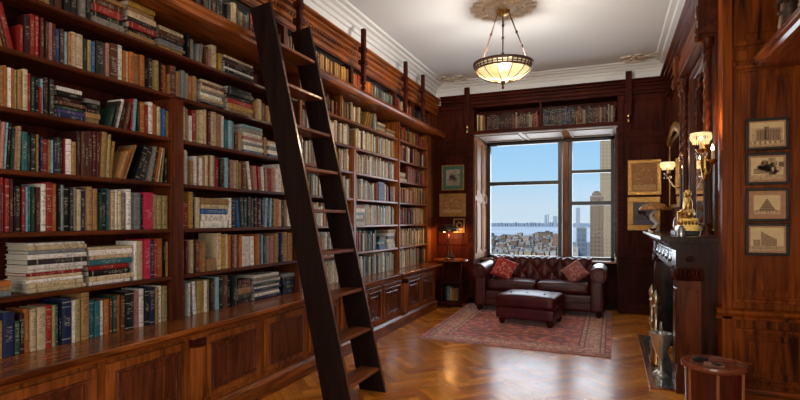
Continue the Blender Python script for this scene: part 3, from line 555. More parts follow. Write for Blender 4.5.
for i,it in enumerate(items):
    col=jit(PAL[it['c']])
    if i not in solo:
        if it['k']=='S': sbook(it['x'],it['y'],it['z'],it['T'],it['H'],it['D'],col,True)
        else: sbook(it['x'],it['y']+(max(0,-math.tan(math.radians(it['ln']))*0)),it['z'],it['T'],it['H'],it['D'],col,False,it['ln'])
        continue
    m,p=book_shape(it['T'],it['H'],it['D'],col)
    o=build('book',m,BOOK,fix=False); tag(o,it['lab'],'book','books on the near shelves')
    q=build('pages',p,PAGES,o)
    if it['k']=='S':
        o.location=(it['x'],it['y'],it['z']+it['T']); o.rotation_euler=(-PI/2,0,0)
    else:
        o.location=(it['x'],it['y'],it['z']); a=math.radians(it['ln'])
        o.rotation_euler=(-a,0,0)
        if a>0: o.location.z+=it['T']*math.sin(a)
# distant books, too many to count: far bays, upper tier, high shelf over the window
def fill(y0,y1,z,h0,h1,cols,x=XS,dmax=.2,tmin=.018,tmax=.042,gap=.04):
    y=y0+.005
    while y<y1-.02:
        if rng.random()<gap: y+=rng.uniform(.02,.06)
        T=min(rng.uniform(tmin,tmax),y1-y-.003)
        if T<.01: break
        c=rng.choice(cols.split()); sbook(x-rng.uniform(0,.03),y,z+.001,T-.001,rng.uniform(h0,h1),dmax*rng.uniform(.7,1),jit(PAL[c],.2)); y+=T
def pile(y0,y1,z,th,cols,x=XS):
    zz=z+.001; n=len(cols.split())
    for c in cols.split():
        T=th/n*rng.uniform(.8,1.2); H=(y1-y0)*rng.uniform(.85,1); sbook(x-rng.uniform(0,.03),y0+rng.uniform(0,.02),zz,T-.001,H,.18,jit(PAL[c],.2),True); zz+=T
PAL['sw']=(.62,.63,.62)  # cool white: window light on the far bays put into book colour
pale='wh sw sw cr sw lb gr tn wh lg sw cr'
Z0=.765
for (a,b) in ((4.51,5.61),(5.72,7.06)):
    fill(a,b,2.415,.21,.26,'cr sw cr tn lg wh sw cr lb'); fill(a,b,2.10,.2,.27,pale+' rd'); 
pile(4.51,4.72,1.09,.2,'wh bl wh rd wh lb')
fill(4.74,5.61,1.09,.2,.27,pale+' rd bk'); fill(4.51,5.61,1.435,.2,.27,pale+' or'); fill(4.51,5.61,1.77,.2,.27,pale+' bk'); fill(4.51,5.61,Z0,.2,.27,pale)
fill(5.72,6.35,1.77,.19,.26,pale); sbook(XS,6.37,1.771,.02,.24,.2,PAL['or']); sbook(XS+.005,6.42,1.771,.20,.26,.03,(.10,.12,.28)); sbook(XS,6.64,1.771,.04,.24,.2,PAL['wh']); fill(6.7,7.06,1.77,.18,.24,'wh rd dr br tn')
pile(5.73,6.0,1.435,.25,'wh lg wh lb wh pk'); fill(6.02,7.06,1.435,.22,.27,pale+' gr')
fill(5.72,6.43,1.09,.22,.28,'rd tn wh cr lb tl wh gn'); pile(6.47,6.72,1.09,.2,'bl nv lb tl dg'); pile(6.76,7.05,1.09,.25,'wh wh wh lg wh cr')
fill(5.72,7.06,Z0,.2,.28,'wh lb sw tl cr br gn wh lg')
# top row of the bay past the ladder: a few standing, then leaning and piled
fill(4.51,5.31,2.73,.15,.22,'dr br tn rd dg'); fill(5.37,5.95,2.73,.18,.24,'dg cr wh ol wh tn')
y=6.0
for k in range(5): sbook(XS,y,2.731,.025,.2,.16,jit(PAL['br' if k%2 else 'go']),lean=22); y+=.034
fill(6.28,6.4,2.73,.2,.24,'wh lg',gap=0); pile(6.42,6.7,2.73,.14,'tn cr gr cr'); pile(6.72,7.05,2.73,.09,'cr gr tn')
warm='tn br or cr tn br dr tn go'
fill(7.16,7.25,2.73,.2,.24,'wh pk'); fill(7.3,8.37,2.73,.15,.23,'mr dg tn br go rd'); fill(7.16,8.37,2.415,.2,.26,'bk tn br or dr cr wh tn'); pile(7.2,7.5,2.10,.14,'cr tn cr'); fill(7.55,8.37,2.10,.2,.27,'rd dr tn or br dr tn')
fill(7.16,8.37,1.77,.2,.27,warm+' cr'); fill(7.16,7.3,1.435,.2,.25,'tn lg'); fill(7.32,7.8,1.435,.2,.26,'dr rd br dr'); fill(7.82,8.37,1.435,.22,.27,'go tn cr or tn')
fill(7.16,7.3,1.09,.25,.27,'rd'); fill(7.32,8.37,1.09,.22,.28,'tn br gr ol cr go'); fill(7.16,7.9,Z0,.24,.29,'wh wh cr lb cr tn wh'); fill(7.92,8.37,Z0,.2,.27,'bk dg tn br')
# upper tier
fill(1.55,2.8,3.091,.22,.27,'dg bk br'); fill(2.9,4.18,3.091,.22,.275,'dg gr br bk dg rd tl cr br'); fill(4.26,5.57,3.091,.24,.27,'tn go tn br tn go',gap=0); fill(5.65,6.3,3.091,.24,.27,'or rd or or',gap=0); fill(6.32,6.96,3.091,.22,.26,'dg gn lg dg'); fill(7.04,7.71,3.091,.22,.26,'br gr tn rd dr cr'); fill(7.8,8.57,3.091,.2,.25,'bk mr dg br')
# high shelf on the back wall: spines look to -y
def fillY(x0,x1,z,h0,h1,cols):
    x=x0
    while x<x1-.015:
        T=min(rng.uniform(.016,.038),x1-x); c=rng.choice(cols.split()); stuff.cc=(*jit(PAL[c],.2),rng.random()); H=rng.uniform(h0,h1); y=YB+.06+rng.uniform(0,.02)
        v=[(x+(T-.001)*i,y+.2*j,z+H*k) for k in (0,1) for j in (0,1) for i in (0,1)]; n=[(-1,-1)]*4
        stuff.add(v,[(0,1,5,4),(0,2,3,1),(4,5,7,6),(2,6,7,3),(0,4,6,2),(1,3,7,5)],[[(0,0),(1,0),(1,1),(0,1)],n,n,n,n,n]); x+=T
fillY(-2.22,-2.06,3.091,.28,.31,'cr tn br'); fillY(-2.04,-1.6,3.091,.26,.31,'mr dg mr bk dr'); fillY(-1.6,-1.13,3.091,.22,.32,'br br dr gr dr bk rd br dg tn'); fillY(-1.07,-.6,3.091,.29,.33,'dg bk dg nv bk'); fillY(-.6,.08,3.091,.25,.33,'br dg dg br bk dg dr mr gr')  # dark book colours carry the shade of the high shelf
o=build('books',stuff,BOOK,fix=False); tag(o,'rows of small books filling the far bays, upper tier and high back shelf','books',kind='stuff')
# ------------------------------------------------------------------ pendant lamp and rosette
cx,cy=-1.155,5.95
m=MB(); m.lathe([(.001,CEIL_Z-.035),(.12,CEIL_Z-.03),(.16,CEIL_Z-.02),(.26,CEIL_Z-.012),(.34,CEIL_Z-.001)],(cx,cy,0),40)
for k in range(16):
    t=2*PI*k/16; m.ell((cx+.32*math.cos(t),cy+.32*math.sin(t),CEIL_Z-.008),(.075,.055,.014),10,6); m.ell((cx+.2*math.cos(t+.2),cy+.2*math.sin(t+.2),CEIL_Z-.022),(.045,.045,.016),8,6)
struct('trim_20',m,ROSE,smooth=True)
for nm,(x,y) in (('trim_21',(-2.62,8.6)),('trim_22',(.45,8.55))):
    m=MB(); r2=random.Random(3)
    for k in range(26):
        t=r2.uniform(0,2*PI); d=r2.uniform(0,.26); m.ell((x+d*math.cos(t)*1.3,y+d*math.sin(t)*.8,CEIL_Z-.008),(r2.uniform(.03,.08),r2.uniform(.03,.06),.02),8,6)
    struct(nm,m,plain('cornice_ornament',(.62,.52,.42),.8,var=.3,scale=25),smooth=True)
t=thing('pendant_light','bowl pendant lamp of leaded glass hung on three rods from the ceiling','lamp',(cx,cy,3.1))
BOWL=[(.0,3.115),(.06,3.118),(.14,3.132),(.22,3.162),(.28,3.205),(.305,3.235)]
gm,nt,b=new_mat('lamp_glass'); b.inputs['Base Color'].default_value=(.85,.74,.50,1); b.inputs['Roughness'].default_value=.35
no=N(nt,'ShaderNodeTexNoise'); no.inputs['Scale'].default_value=5; tc=N(nt,'ShaderNodeTexCoord'); L(nt,tc.outputs['Object'],no.inputs['Vector']); rr=ramp(nt,[(.35,(.95,.62,.26)),(.65,(1,.88,.62))]); L(nt,no.outputs['Fac'],rr.inputs[0]); L(nt,rr.outputs[0],b.inputs['Emission Color']); b.inputs['Emission Strength'].default_value=.85
mx=N(nt,'ShaderNodeMixShader'); tr=N(nt,'ShaderNodeBsdfTransparent'); tr.inputs[0].default_value=(1,.86,.62,1); mx.inputs[0].default_value=.5
L(nt,b.outputs[0],mx.inputs[1]); L(nt,tr.outputs[0],mx.inputs[2]); L(nt,mx.outputs[0],nt.nodes['Material Output'].inputs[0]); b.inputs['Emission Strength'].default_value=.75
m=MB(); m.lathe(BOWL,(cx,cy,0),36); build('glass_bowl',m,gm,t,smooth=True)
m=MB()
for k in range(12):
    a=2*PI*k/12; m.tube([(cx+(r+.004)*math.cos(a),cy+(r+.004)*math.sin(a),z-.003) for r,z in BOWL[1:]],.006,6)
build('leading',m,BRONZE,t)
# pierced rim: two rings and square studs over a glass band
m=MB()
for r,z,h in ((.312,3.235,.022),(.334,3.296,.026)):
    m.lathe([(r-.012,z),(r+.01,z),(r+.012,z+h),(r-.01,z+h)],(cx,cy,0),40)
for k in range(36):
    a=2*PI*k/36; c_,s_=math.cos(a),math.sin(a)
    m.tube([(cx+.316*c_,cy+.316*s_,3.25),(cx+.330*c_,cy+.330*s_,3.30)],.010,4)
m.lathe([(.313,3.270),(.328,3.270),(.331,3.278),(.316,3.278)],(cx,cy,0),40)
build('pierced_rim',m,BRONZE,t)
m=MB(); m.lathe([(.304,3.238),(.322,3.31)],(cx,cy,0),36); build('rim_glass',m,gm,t,smooth=True)
for k,a in enumerate((2.75,4.9,.55)):
    c_,s_=math.cos(a),math.sin(a); p0=Vector((cx+.325*c_,cy+.325*s_,3.33)); p1=Vector((cx+.07*c_,cy+.07*s_,3.93))
    m=MB(); m.tube([p0,p1],.007,8)
    for q in (.35,.62): m.ell(p0.lerp(p1,q),(.016,.016,.02),10,6)
    m.lathe([(.001,-.03),(.016,-.01),(.016,.01),(.001,.03)],p0,10); ro=build('rod',m,COPPER if k==0 else BRONZE,t)
m=MB(); m.lathe([(.001,3.02),(.012,3.03),(.016,3.05),(.010,3.07),(.030,3.10),(.035,3.115),(.0,3.125)],(cx,cy,0),16); build('finial',m,BRONZE,t,smooth=True)
m=MB(); m.lathe([(.001,3.88),(.04,3.885),(.07,3.90),(.085,3.93),(.06,3.937)],(cx,cy,0),20); build('ceiling_canopy',m,GOLD,t,smooth=True)

# ------------------------------------------------------------------ rug, sofa, ottoman
def rug_mat():
    m,nt,b=new_mat('persian_rug'); uv=N(nt,'ShaderNodeUVMap'); sp=N(nt,'ShaderNodeSeparateXYZ'); L(nt,uv.outputs[0],sp.inputs[0])
    sx,sy=2.3,3.0
    ex=mth(nt,'MULTIPLY',mth(nt,'SUBTRACT',.5,mth(nt,'ABSOLUTE',mth(nt,'SUBTRACT',sp.outputs[0],.5))),sx)
    ey=mth(nt,'MULTIPLY',mth(nt,'SUBTRACT',.5,mth(nt,'ABSOLUTE',mth(nt,'SUBTRACT',sp.outputs[1],.5))),sy)
    e=mth(nt,'MINIMUM',ex,ey)
    mp=N(nt,'ShaderNodeMapping'); mp.inputs['Scale'].default_value=(sx,sy,1); L(nt,uv.outputs[0],mp.inputs[0])
    v=N(nt,'ShaderNodeTexVoronoi'); v.inputs['Scale'].default_value=11; L(nt,mp.outputs[0],v.inputs['Vector'])
    n=N(nt,'ShaderNodeTexNoise'); n.inputs['Scale'].default_value=38; n.inputs['Detail'].default_value=4; L(nt,mp.outputs[0],n.inputs['Vector'])
    field=ramp(nt,[(.18,(.78,.50,.40)),(.3,(.66,.16,.11)),(.5,(.70,.21,.15)),(.62,(.34,.12,.12))]); L(nt,v.outputs['Distance'],field.inputs[0])
    v2=N(nt,'ShaderNodeTexVoronoi'); v2.inputs['Scale'].default_value=24; L(nt,mp.outputs[0],v2.inputs['Vector'])
    bord=ramp(nt,[(.25,(.80,.60,.44)),(.5,(.72,.38,.29)),(.7,(.55,.17,.13))]); L(nt,v2.outputs['Distance'],bord.inputs[0])
    inb=mth(nt,'MULTIPLY',mth(nt,'LESS_THAN',e,.36),mth(nt,'GREATER_THAN',e,.07))
    c=mixc(nt,inb,field.outputs[0],bord.outputs[0])
    for q in (.07,.12,.30,.36): 
        l=mth(nt,'LESS_THAN',mth(nt,'ABSOLUTE',mth(nt,'SUBTRACT',e,q)),.009); c=mixc(nt,mth(nt,'MULTIPLY',l,.75),c,(.13,.05,.05))
    r=ramp(nt,[(.3,(.85,.82,.82)),(.7,(1.35,1.3,1.3))]); L(nt,n.outputs['Fac'],r.inputs[0])
    L(nt,mixc(nt,1.0,c,r.outputs[0],'MULTIPLY'),b.inputs['Base Color']); b.inputs['Roughness'].default_value=.95; b.inputs['Sheen Weight'].default_value=.2
    bp=N(nt,'ShaderNodeBump'); bp.inputs['Strength'].default_value=.5; bp.inputs['Distance'].default_value=.004; L(nt,n.outputs['Fac'],bp.inputs['Height']); L(nt,bp.outputs[0],b.inputs['Normal'])
    return m
m=MB(); A,Bq,Cq,D=(-2.25,6.05),(.012,5.995),(.02,8.95),(-2.33,8.95)
def rp(u,v,z): return ((A[0]*(1-u)+Bq[0]*u)*(1-v)+(D[0]*(1-u)+Cq[0]*u)*v,(A[1]*(1-u)+Bq[1]*u)*(1-v)+(D[1]*(1-u)+Cq[1]*u)*v,z+.0004*math.sin(9*u+4*v))
m.grid(lambda u,v:rp(u,v,.013),24,24)
for i in range(24):
    u0,u1=i/24,(i+1)/24
    m.add([rp(u0,0,.002),rp(u1,0,.002),rp(u1,0,.013),rp(u0,0,.013)],[(0,1,2,3)]); m.add([rp(1,u0,.002),rp(1,u1,.002),rp(1,u1,.013),rp(1,u0,.013)],[(0,1,2,3)]); m.add([rp(0,u1,.002),rp(0,u0,.002),rp(0,u0,.013),rp(0,u1,.013)],[(0,1,2,3)])
t=tag(build('rug',m,rug_mat(),at=(-1.1,7.4,0),fix=False),'faded red patterned rug on the parquet in front of the sofa','rug')
m=MB()
for k in range(120):
    u=(k+.5)/120; p=rp(u,0,.006); m.tube([p,(p[0]+rng.uniform(-.006,.006),p[1]-.03,.003)],.0022,4)
build('fringe',m,plain('rug_fringe',(.30,.24,.2),.9),t)

def rbox(mb,x0,x1,y0,y1,z0,z1,r,crown=0,nx=14,ny=10):
    # soft upholstered block: rounded box with a crowned top
    def sgn(q,p): return math.copysign(abs(q)**p,q)
    n,mm=28,14; c=Vector(((x0+x1)/2,(y0+y1)/2,(z0+z1)/2)); hx,hy,hz=(x1-x0)/2,(y1-y0)/2,(z1-z0)/2
    v=[];
    def pt(d):
        q=[max(-1,min(1,k*1.6)) for k in d]
        core=Vector((q[0]*(hx-r),q[1]*(hy-r),q[2]*(hz-r)))
        w=Vector([k-max(-.62,min(.62,k)) for k in d]); w=w.normalized() if w.length>1e-6 else Vector(d).normalized()
        p=core+w*r
        if p.z>0: p.z+=crown*(1-(p.x/hx)**2)*(1-(p.y/hy)**2)
        return c+p
    # six subdivided cube faces
    K=12
    for ax in range(3):
        for sg in (-1,1):
            def fn(u,w,ax=ax,sg=sg):
                a=[0,0,0]; a[ax]=sg; a[(ax+1)%3]=2*u-1; a[(ax+2)%3]=2*w-1
                return pt(a)
            mb.grid(fn,K,K)
def weld(o,d=.0008):
    w=o.modifiers.new('weld','WELD'); w.merge_threshold=d
s=thing('chesterfield_sofa','oxblood leather buttoned sofa with rolled arms under the window','sofa',(-1.08,8.6,.014))
X0,X1,Y0,Y1=-2.13,-.03,8.20,9.08
m=MB(); rbox(m,X0+.05,X1-.05,Y0+.05,Y1-.02,.10,.36,.03); o=build('base',m,LEATHER,s,smooth=True,fix=False)
m=MB()
for x0,x1 in ((X0+.2,X1-.2),): m.tube([(x0,Y0+.045,.24),(x1,Y0+.045,.24)],.012,8)
build('piping',m,LEATHER,o,smooth=True)
for x0,x1 in ((X0+.265,-1.085),(-1.075,X1-.265)):
    m=MB(); rbox(m,x0,x1,Y0+.02,Y0+.66,.365,.525,.05,crown=.02); build('seat_cushion',m,LEATHER,s,smooth=True,fix=False)
def tuft(a,b):  # diamond buttoning depth
    return abs(math.sin(PI*(a+b)))**.45*abs(math.sin(PI*(a-b)))**.45
bw=X1-X0-.50
def backf(u,v):
    x=X0+.25+u*bw; L_=v*1.0
    # profile: up the front, over the roll, down behind
    if L_<.6: q=L_/.6; y=Y0+.60+.05*q; z=.38+.38*q; nx,nz=(-1,0.1)
    else:
        a=(L_-.6)/.4*PI*1.15; y=Y0+.65+.085-.085*math.cos(a); z=.76+.085*math.sin(a)-max(0,a-PI)*.3; nx,nz=(-math.cos(a),math.sin(a))
    d=.05*tuft(u*6.5,v*1.9+.25)*(1 if L_<.8 else .4)
    return (x,y+nx*d,z+nz*d)
m=MB(); m.grid(backf,156,50); m.box(X0+.25,X1-.25,Y0+.74,Y1-.03,.2,.70); bk=build('backrest',m,LEATHER,s,smooth=True,fix=False,ang=80)
for j in (1,2,3):
    for i in range(14):
        if (i+j)%2: continue
        p=backf(i/13,(j/2-.25)/1.9); q=MB(); q.ell(p,(.013,.012,.013),8,6); build('button',q,LEATHER,bk,smooth=True)
def arm(sx):
    # rolled arm: body panel plus scroll, swept front to back
    xi=X0+.25 if sx<0 else X1-.25; xo=X0+.06 if sx<0 else X1-.06; cxr=X0+.13 if sx<0 else X1-.13
    m=MB(); r=.135; zc=.655
    def fn(u,v):
        a=u*2*PI; k=1.0-.04*math.cos(v*2*PI*4)*0
        rr=r*(1-.06*math.sin(PI*v)); y=Y0+.01+v*(Y1-Y0-.05)
        return (cxr+rr*math.cos(a),y,zc+rr*math.sin(a)*.98)
    m.grid(fn,28,10)
    for v in (0,1):
        ring=[fn(i/28,v) for i in range(28)]; y=ring[0][1]+(-.02 if v==0 else .0)
        inner=[(cxr+(p[0]-cxr)*.8,y,zc+(p[2]-zc)*.8) for p in ring]
        m.add(ring+inner,[(i,(i+1)%28,28+(i+1)%28,28+i) for i in range(28)]); m.add(inner,[tuple(range(28))])
    lo,hi=min(xi,xo),max(xi,xo)
    rbox(m,lo,hi,Y0+.01,Y1-.05,.10,.64,.025)
    a=build('arm',m,LEATHER,s,smooth=True,fix=True,ang=50)
    f=MB(); pc=(lo+hi)/2
    f.prism([(pc-.055,.13),(pc+.055,.13),(pc+.06,.5),(cxr+.05,.58),(cxr-.05,.58),(pc-.06,.5)] ,'y',Y0-.012,Y0+.012); f.lathe([(.001,0),(.06,0),(.075,.012)],(0,0,0),20) if False else None
    f.cyl((cxr,Y0-.03,zc),(cxr,Y0-.0,zc),.085,.1,24)
    build('arm_front',f,LEATHER2,a,bevel=.008)
arm(-1); arm(1)
for x in (X0+.13,X1-.13):
    for y in (Y0+.1,Y1-.12):
        m=MB(); m.lathe([(.024,.014),(.03,.03),(.042,.06),(.04,.085),(.03,.105)],(x,y,0),16); build('foot',m,K_z,s,smooth=True)
def cushion(label,loc,rot,size,mat,grp=None):
    m=MB()
    def fn(sg):
        def g(u,v):
            a,b=2*u-1,2*v-1; h=.075*((1-a**4)*(1-b**4))**.55
            k=1-.06*(1-abs(a*b)); return (a*size/2*(1-.07*(1-b*b)*0-.08*(b*b<.9)*(1-b*b)*abs(a)),sg*h,b*size/2*(1-.08*(1-a*a)*abs(b)))
        return g
    m.grid(fn(-1),20,20); m.grid(fn(1),20,20)
    o=build('throw_pillow',m,mat,smooth=True,ang=80); o.location=loc; o.rotation_euler=rot; tag(o,label,'cushion',grp); return o
def pillow_mat(name,a,b_):
    m,nt,b=new_mat(name); uv=N(nt,'ShaderNodeUVMap'); mp=N(nt,'ShaderNodeMapping'); mp.inputs['Scale'].default_value=(7,5,1); L(nt,uv.outputs[0],mp.inputs[0])
    v=N(nt,'ShaderNodeTexVoronoi',feature='SMOOTH_F1'); v.inputs['Scale'].default_value=1.6; L(nt,mp.outputs[0],v.inputs['Vector']); r=ramp(nt,[(.25,b_),(.42,a)]); L(nt,v.outputs['Distance'],r.inputs[0]); L(nt,r.outputs[0],b.inputs['Base Color']); b.inputs['Roughness'].default_value=.8; return m
cushion('bright red patterned pillow at the left end of the sofa',(-1.64,8.56,.69),(-.62,.34,-.12),.37,pillow_mat('red_pillow',(.46,.035,.035),(.62,.28,.22)))
cushion('faded pink patterned pillow against the right arm of the sofa',(-.52,8.56,.67),(-.7,-.62,.25),.34,pillow_mat('pink_pillow',(.33,.10,.10),(.50,.27,.24)))
ot=thing('ottoman','oxblood leather buttoned ottoman on the rug before the sofa','ottoman',(-1.07,7.58,.014),math.radians(-8),local=True)
m=MB(); rbox(m,-.42,.42,-.34,.34,.24,.42,.055,crown=.035); tp=build('cushion_top',m,LEATHER2,ot,smooth=True,fix=False)
for k in (-1,0,1):
    for j in (-.5,.5):
        q=MB(); q.ell((k*.24,j*.3,.447-.006*abs(k)),(.016,.016,.009),10,6); build('button',q,LEATHER,tp,smooth=True)
m=MB(); rbox(m,-.41,.41,-.33,.33,.09,.245,.02); build('body',m,LEATHER2,ot,smooth=True,fix=False)
for x in (-.34,.34):
    for y in (-.26,.26):
        m=MB(); m.lathe([(.026,.0),(.034,.02),(.046,.05),(.044,.08),(.032,.098)],(x,y,0),16); build('foot',m,K_z,ot,smooth=True)

# ------------------------------------------------------------------ corner table with lamp
tx,ty=-2.585,8.60
t=thing('corner_table','small round-topped dark bookcase table in the back left corner','table',(tx,ty,0))
m=MB(); m.lathe([(.001,.78),(.29,.78),(.305,.795),(.30,.815),(.001,.815)],(tx,ty,0),36); build('tabletop',m,B_y,t,smooth=True)
m=MB(); m.lathe([(.001,.06),(.25,.06),(.25,.10),(.001,.10)],(tx,ty,0),32); build('bottom_shelf',m,K_x,t,smooth=True)
m=MB(); m.lathe([(.001,.42),(.24,.42),(.24,.44),(.001,.44)],(tx,ty,0),32); build('middle_shelf',m,K_x,t,smooth=True)
for k in range(4):
    a=PI/4+k*PI/2+.35; m=MB(); p=(tx+.235*math.cos(a),ty+.235*math.sin(a)); m.cyl((*p,.0),(*p,.78),.018,n=10); m.ell((*p,.6),(.026,.026,.03)); m.ell((*p,.3),(.026,.026,.03)); build('post',m,K_z,t,smooth=True)
m=MB(); m.box(tx-.15,tx+.16,ty+.12,ty+.14,.44,.78); m.box(tx-.15,tx+.16,ty+.12,ty+.14,.10,.42); build('back_panel',m,K_z,t)
for i,(c,hh,lb) in enumerate((('nv',.22,'navy book on the low shelf of the corner table'),('lb',.24,'light blue book on the low shelf of the corner table'),('cr',.22,'cream book on the low shelf of the corner table'),('go',.2,'golden book on the low shelf of the corner table'),('tn',.21,'tan book on the low shelf of the corner table'))):
    m,p=book_shape(.036,hh,.14,PAL[c]); o=build('book',m,BOOK,fix=False); q=build('pages',p,PAGES,o); o.location=(tx-.09+i*.045,ty-.06,.101); o.rotation_euler=(0,0,-PI/2); o.location.x+=0; tag(o,lb,'book','books in the corner table')
lm=thing('table_lamp','small dark dome-shaded lamp glowing on the corner table','lamp',(tx-.06,ty+.06,.816))
lx,ly=tx-.06,ty+.06
m=MB(); m.lathe([(.001,.816),(.08,.817),(.085,.83),(.03,.85),(.014,.88),(.012,1.26),(.001,1.26)],(lx,ly,0),20); build('base',m,BRONZE,lm,smooth=True)
m=MB(); m.lathe([(.19,1.295),(.185,1.33),(.15,1.38),(.09,1.415),(.02,1.43),(.001,1.432)],(lx,ly,0),28); m.lathe([(.184,1.297),(.178,1.33),(.145,1.376),(.085,1.410),(.02,1.425),(.001,1.426)],(lx,ly,0),28); build('lamp_shade',m,plain('dark_enamel_shade',(.035,.022,.018),.25,coat=.4),lm,smooth=True)
bm_=plain('lit_bulb',(1,.8,.5),.5,emit=(1,.55,.22),es=4); m=MB(); m.ell((lx-.06,ly-.06,1.315),(.03,.03,.035)); m.cyl((lx,ly,1.30),(lx-.06,ly-.06,1.31),.008,n=8); build('bulb',m,bm_,lm,smooth=True)
fg=thing('figurine','tiny dark reclining figurine on the corner table','figurine',(tx+.03,ty-.12,.816))
m=MB(); fx,fy=tx+.03,ty-.12; m.lathe([(.001,.816),(.09,.816),(.09,.835),(.07,.845),(.001,.846)],(fx,fy,0),20); build('plinth',m,BRONZE,fg,smooth=True)
m=MB(); m.ell((fx,fy,.875),(.06,.025,.03)); m.ell((fx+.01,fy,.915),(.02,.02,.035)); m.ell((fx+.015,fy,.955),(.016,.016,.02)); m.tube([(fx+.01,fy,.92),(fx+.04,fy,.9),(fx+.055,fy,.87)],.009); m.tube([(fx-.03,fy,.88),(fx-.07,fy-.005,.865)],.013); build('body',m,BRONZE,fg,smooth=True)
# ------------------------------------------------------------------ fireplace
fp=thing('fireplace','dark carved wooden fireplace surround with a tall mantelshelf on the right wall','fireplace',(.68,6.2,0))
FY0,FY1=5.0,7.45
m=MB(); m.prism([(.40,1.355),(.86,1.355),(.86,1.30),(.45,1.30),(.43,1.315),(.405,1.325)],'y',FY0-.05,FY1+.05); build('mantelshelf',m,DKW,fp,bevel=.004)
m=MB(); m.prism([(.47,1.30),(.858,1.30),(.858,1.24),(.51,1.24),(.50,1.26),(.48,1.275)],'y',FY0-.015,FY1+.015); build('bed_moulding',m,DKW,fp)
m=MB(); m.box(.55,.858,FY0+.03,FY1-.03,1.03,1.24)
for k in range(5):
    y0=FY0+.36+k*.36; m.box(.535,.55,y0,y0+.30,1.07,1.20)
    m.ell((.54,y0+.15,1.135),(.02,.10,.04))
fr_=build('frieze',m,DKW,fp,bevel=.003)
for y0,y1 in ((FY0,FY0+.28),(FY1-.28,FY1)):
    q=MB(); q.box(.535,.72,y0,y1,.06,.98); q.box(.525,.73,y0-.01,y1+.01,.0,.17); q.box(.53,.725,y0-.005,y1+.005,.17,.19)
    q.box(.56,.70,y0-.008,y0,.24,.90); q.box(.527,.535,y0+.05,y1-.05,.24,.90)
    p=build('pilaster',q,wood('pilaster_wood',(.045,.011,.005),(.19,.048,.016),'z',rough=.25,coat=.4) if y0==FY0 else DKW,fp,bevel=.004)
    q=MB(); q.box(.52,.735,y0-.01,y1+.01,.98,1.0)
    for i in range(7):
        x=.535+i*.03
        q.ell((x,y0-.012,1.045-.012*(i%2)),(.017,.016,.042),8,6); q.ell((x+.012,y0-.016,.995),(.012,.014,.022),8,6)
    for i in range(8):
        y=y0+.01+i*.037; q.ell((.525,y,1.04-.012*(i%2)),(.018,.018,.042),8,6); q.ell((.52,y+.015,.995),(.015,.012,.022),8,6)
    q.box(.54,.72,y0,y1,1.0,1.09); build('carved_capital',q,K_z,p,smooth=True,ang=50)
    q=MB(); q.box(.525,.735,y0-.01,y1+.01,1.09,1.24); q.box(.535,.725,y0-.018,y0-.01,1.105,1.225); q.box(.56,.70,y0-.024,y0-.018,1.125,1.205)
    q.ell((.63,y0-.026,1.165),(.022,.014,.022),10,6)
    for i in range(6): q.ell((.63+.026*math.cos(i*PI/3),y0-.024,1.165+.02*math.sin(i*PI/3)),(.013,.01,.011),8,6)
    build('rosette_block',q,DKW,p)
q=MB(); q.box(.72,.858,FY0+.018,FY0+.029,.0,1.24); panelY(q,FY0+.018,.735,.85,.25,1.15,w=.02,d=.012); build('side_panel',q,DKW,fp); build('side_panel',MB().box(.72,.858,FY1-.05,FY1-.03,0,1.24),DKW,fp)
MARB=plain('dark_marble',(.03,.032,.034),.12,var=.5,scale=9)
q=MB(); q.box(.60,.858,FY0+.28,FY0+.62,0,1.03); q.box(.60,.858,FY1-.62,FY1-.28,0,1.03); q.box(.60,.858,FY0+.62,FY1-.62,.80,1.03); build('marble_slip',q,MARB,fp)
q=MB(); q.box(.84,.858,FY0+.62,FY1-.62,0,.80); build('firebox',q,plain('soot_brick',(.02,.017,.015),.9),fp)
# hearth of slate tiles with a wooden border
m=MB(); m.box(.33,.375,5.04,7.34,0,.012); m.box(.375,.522,5.04,5.08,0,.012); m.box(.375,.522,7.30,7.34,0,.012); m.mi=1
for i in range(7):
    for j in range(1): m.box(.379,.595 if .28<5.085+i*.317-FY0<1.9 else .52,5.085+i*.317,5.085+i*.317+.308,0,.009)
struct('trim_23',m,[B_y,plain('slate_tiles',(.10,.115,.12),.12,coat=.5,var=.5,scale=6)])
# overmantel with mirror
om=thing('overmantel','tall carved overmantel framing a big mirror above the fireplace','overmantel',(.84,6.0,1.36))
m=MB(); m.box(.825,.858,5.06,6.86,1.357,3.30); build('back_board',m,W_z,om)
m=MB(); m.box(.818,.824,5.24,6.32,1.47,3.02); build('mirror_glass',m,MIRROR,om)
m=MB(); m.box(.795,.83,5.20,5.25,1.42,3.07); m.box(.795,.83,6.31,6.36,1.42,3.07); m.box(.795,.83,5.25,6.31,1.42,1.47); m.box(.795,.83,5.25,6.31,3.02,3.07); build('mirror_frame',m,W_z,om,bevel=.008)
def column(y):
    m=MB(); x=.775; r=.05
    m.lathe([(.05,1.357),(.05,1.40),(.035,1.42),(.042,1.45),(.026,1.47)],(x,y,0),20)
    m.cyl((x,y,1.46),(x,y,2.95),.020,n=16)
    for k in range(8):
        c_,s_=.020*math.cos(k*PI/4),.020*math.sin(k*PI/4); m.cyl((x+c_,y+s_,1.48),(x+c_,y+s_,2.2),.007,n=6)
    for k in range(3): m.tube([(x+.018*math.cos(i*.5+k*2.1),y+.018*math.sin(i*.5+k*2.1),2.25+i*.7/30) for i in range(31)],.012,7)
    m.lathe([(.02,2.19),(.034,2.21),(.034,2.24),(.02,2.26)],(x,y,0),18)
    m.lathe([(.026,2.94),(.042,2.97),(.03,2.99),(.05,3.04),(.055,3.07)],(x,y,0),20); m.box(x-.06,x+.06,y-.06,y+.06,3.07,3.10); m.box(x-.055,x+.055,y-.055,y+.055,1.3565,1.37)
    build('column',m,W_z,om,smooth=True,ang=50)
column(5.11); column(6.5); column(6.76)
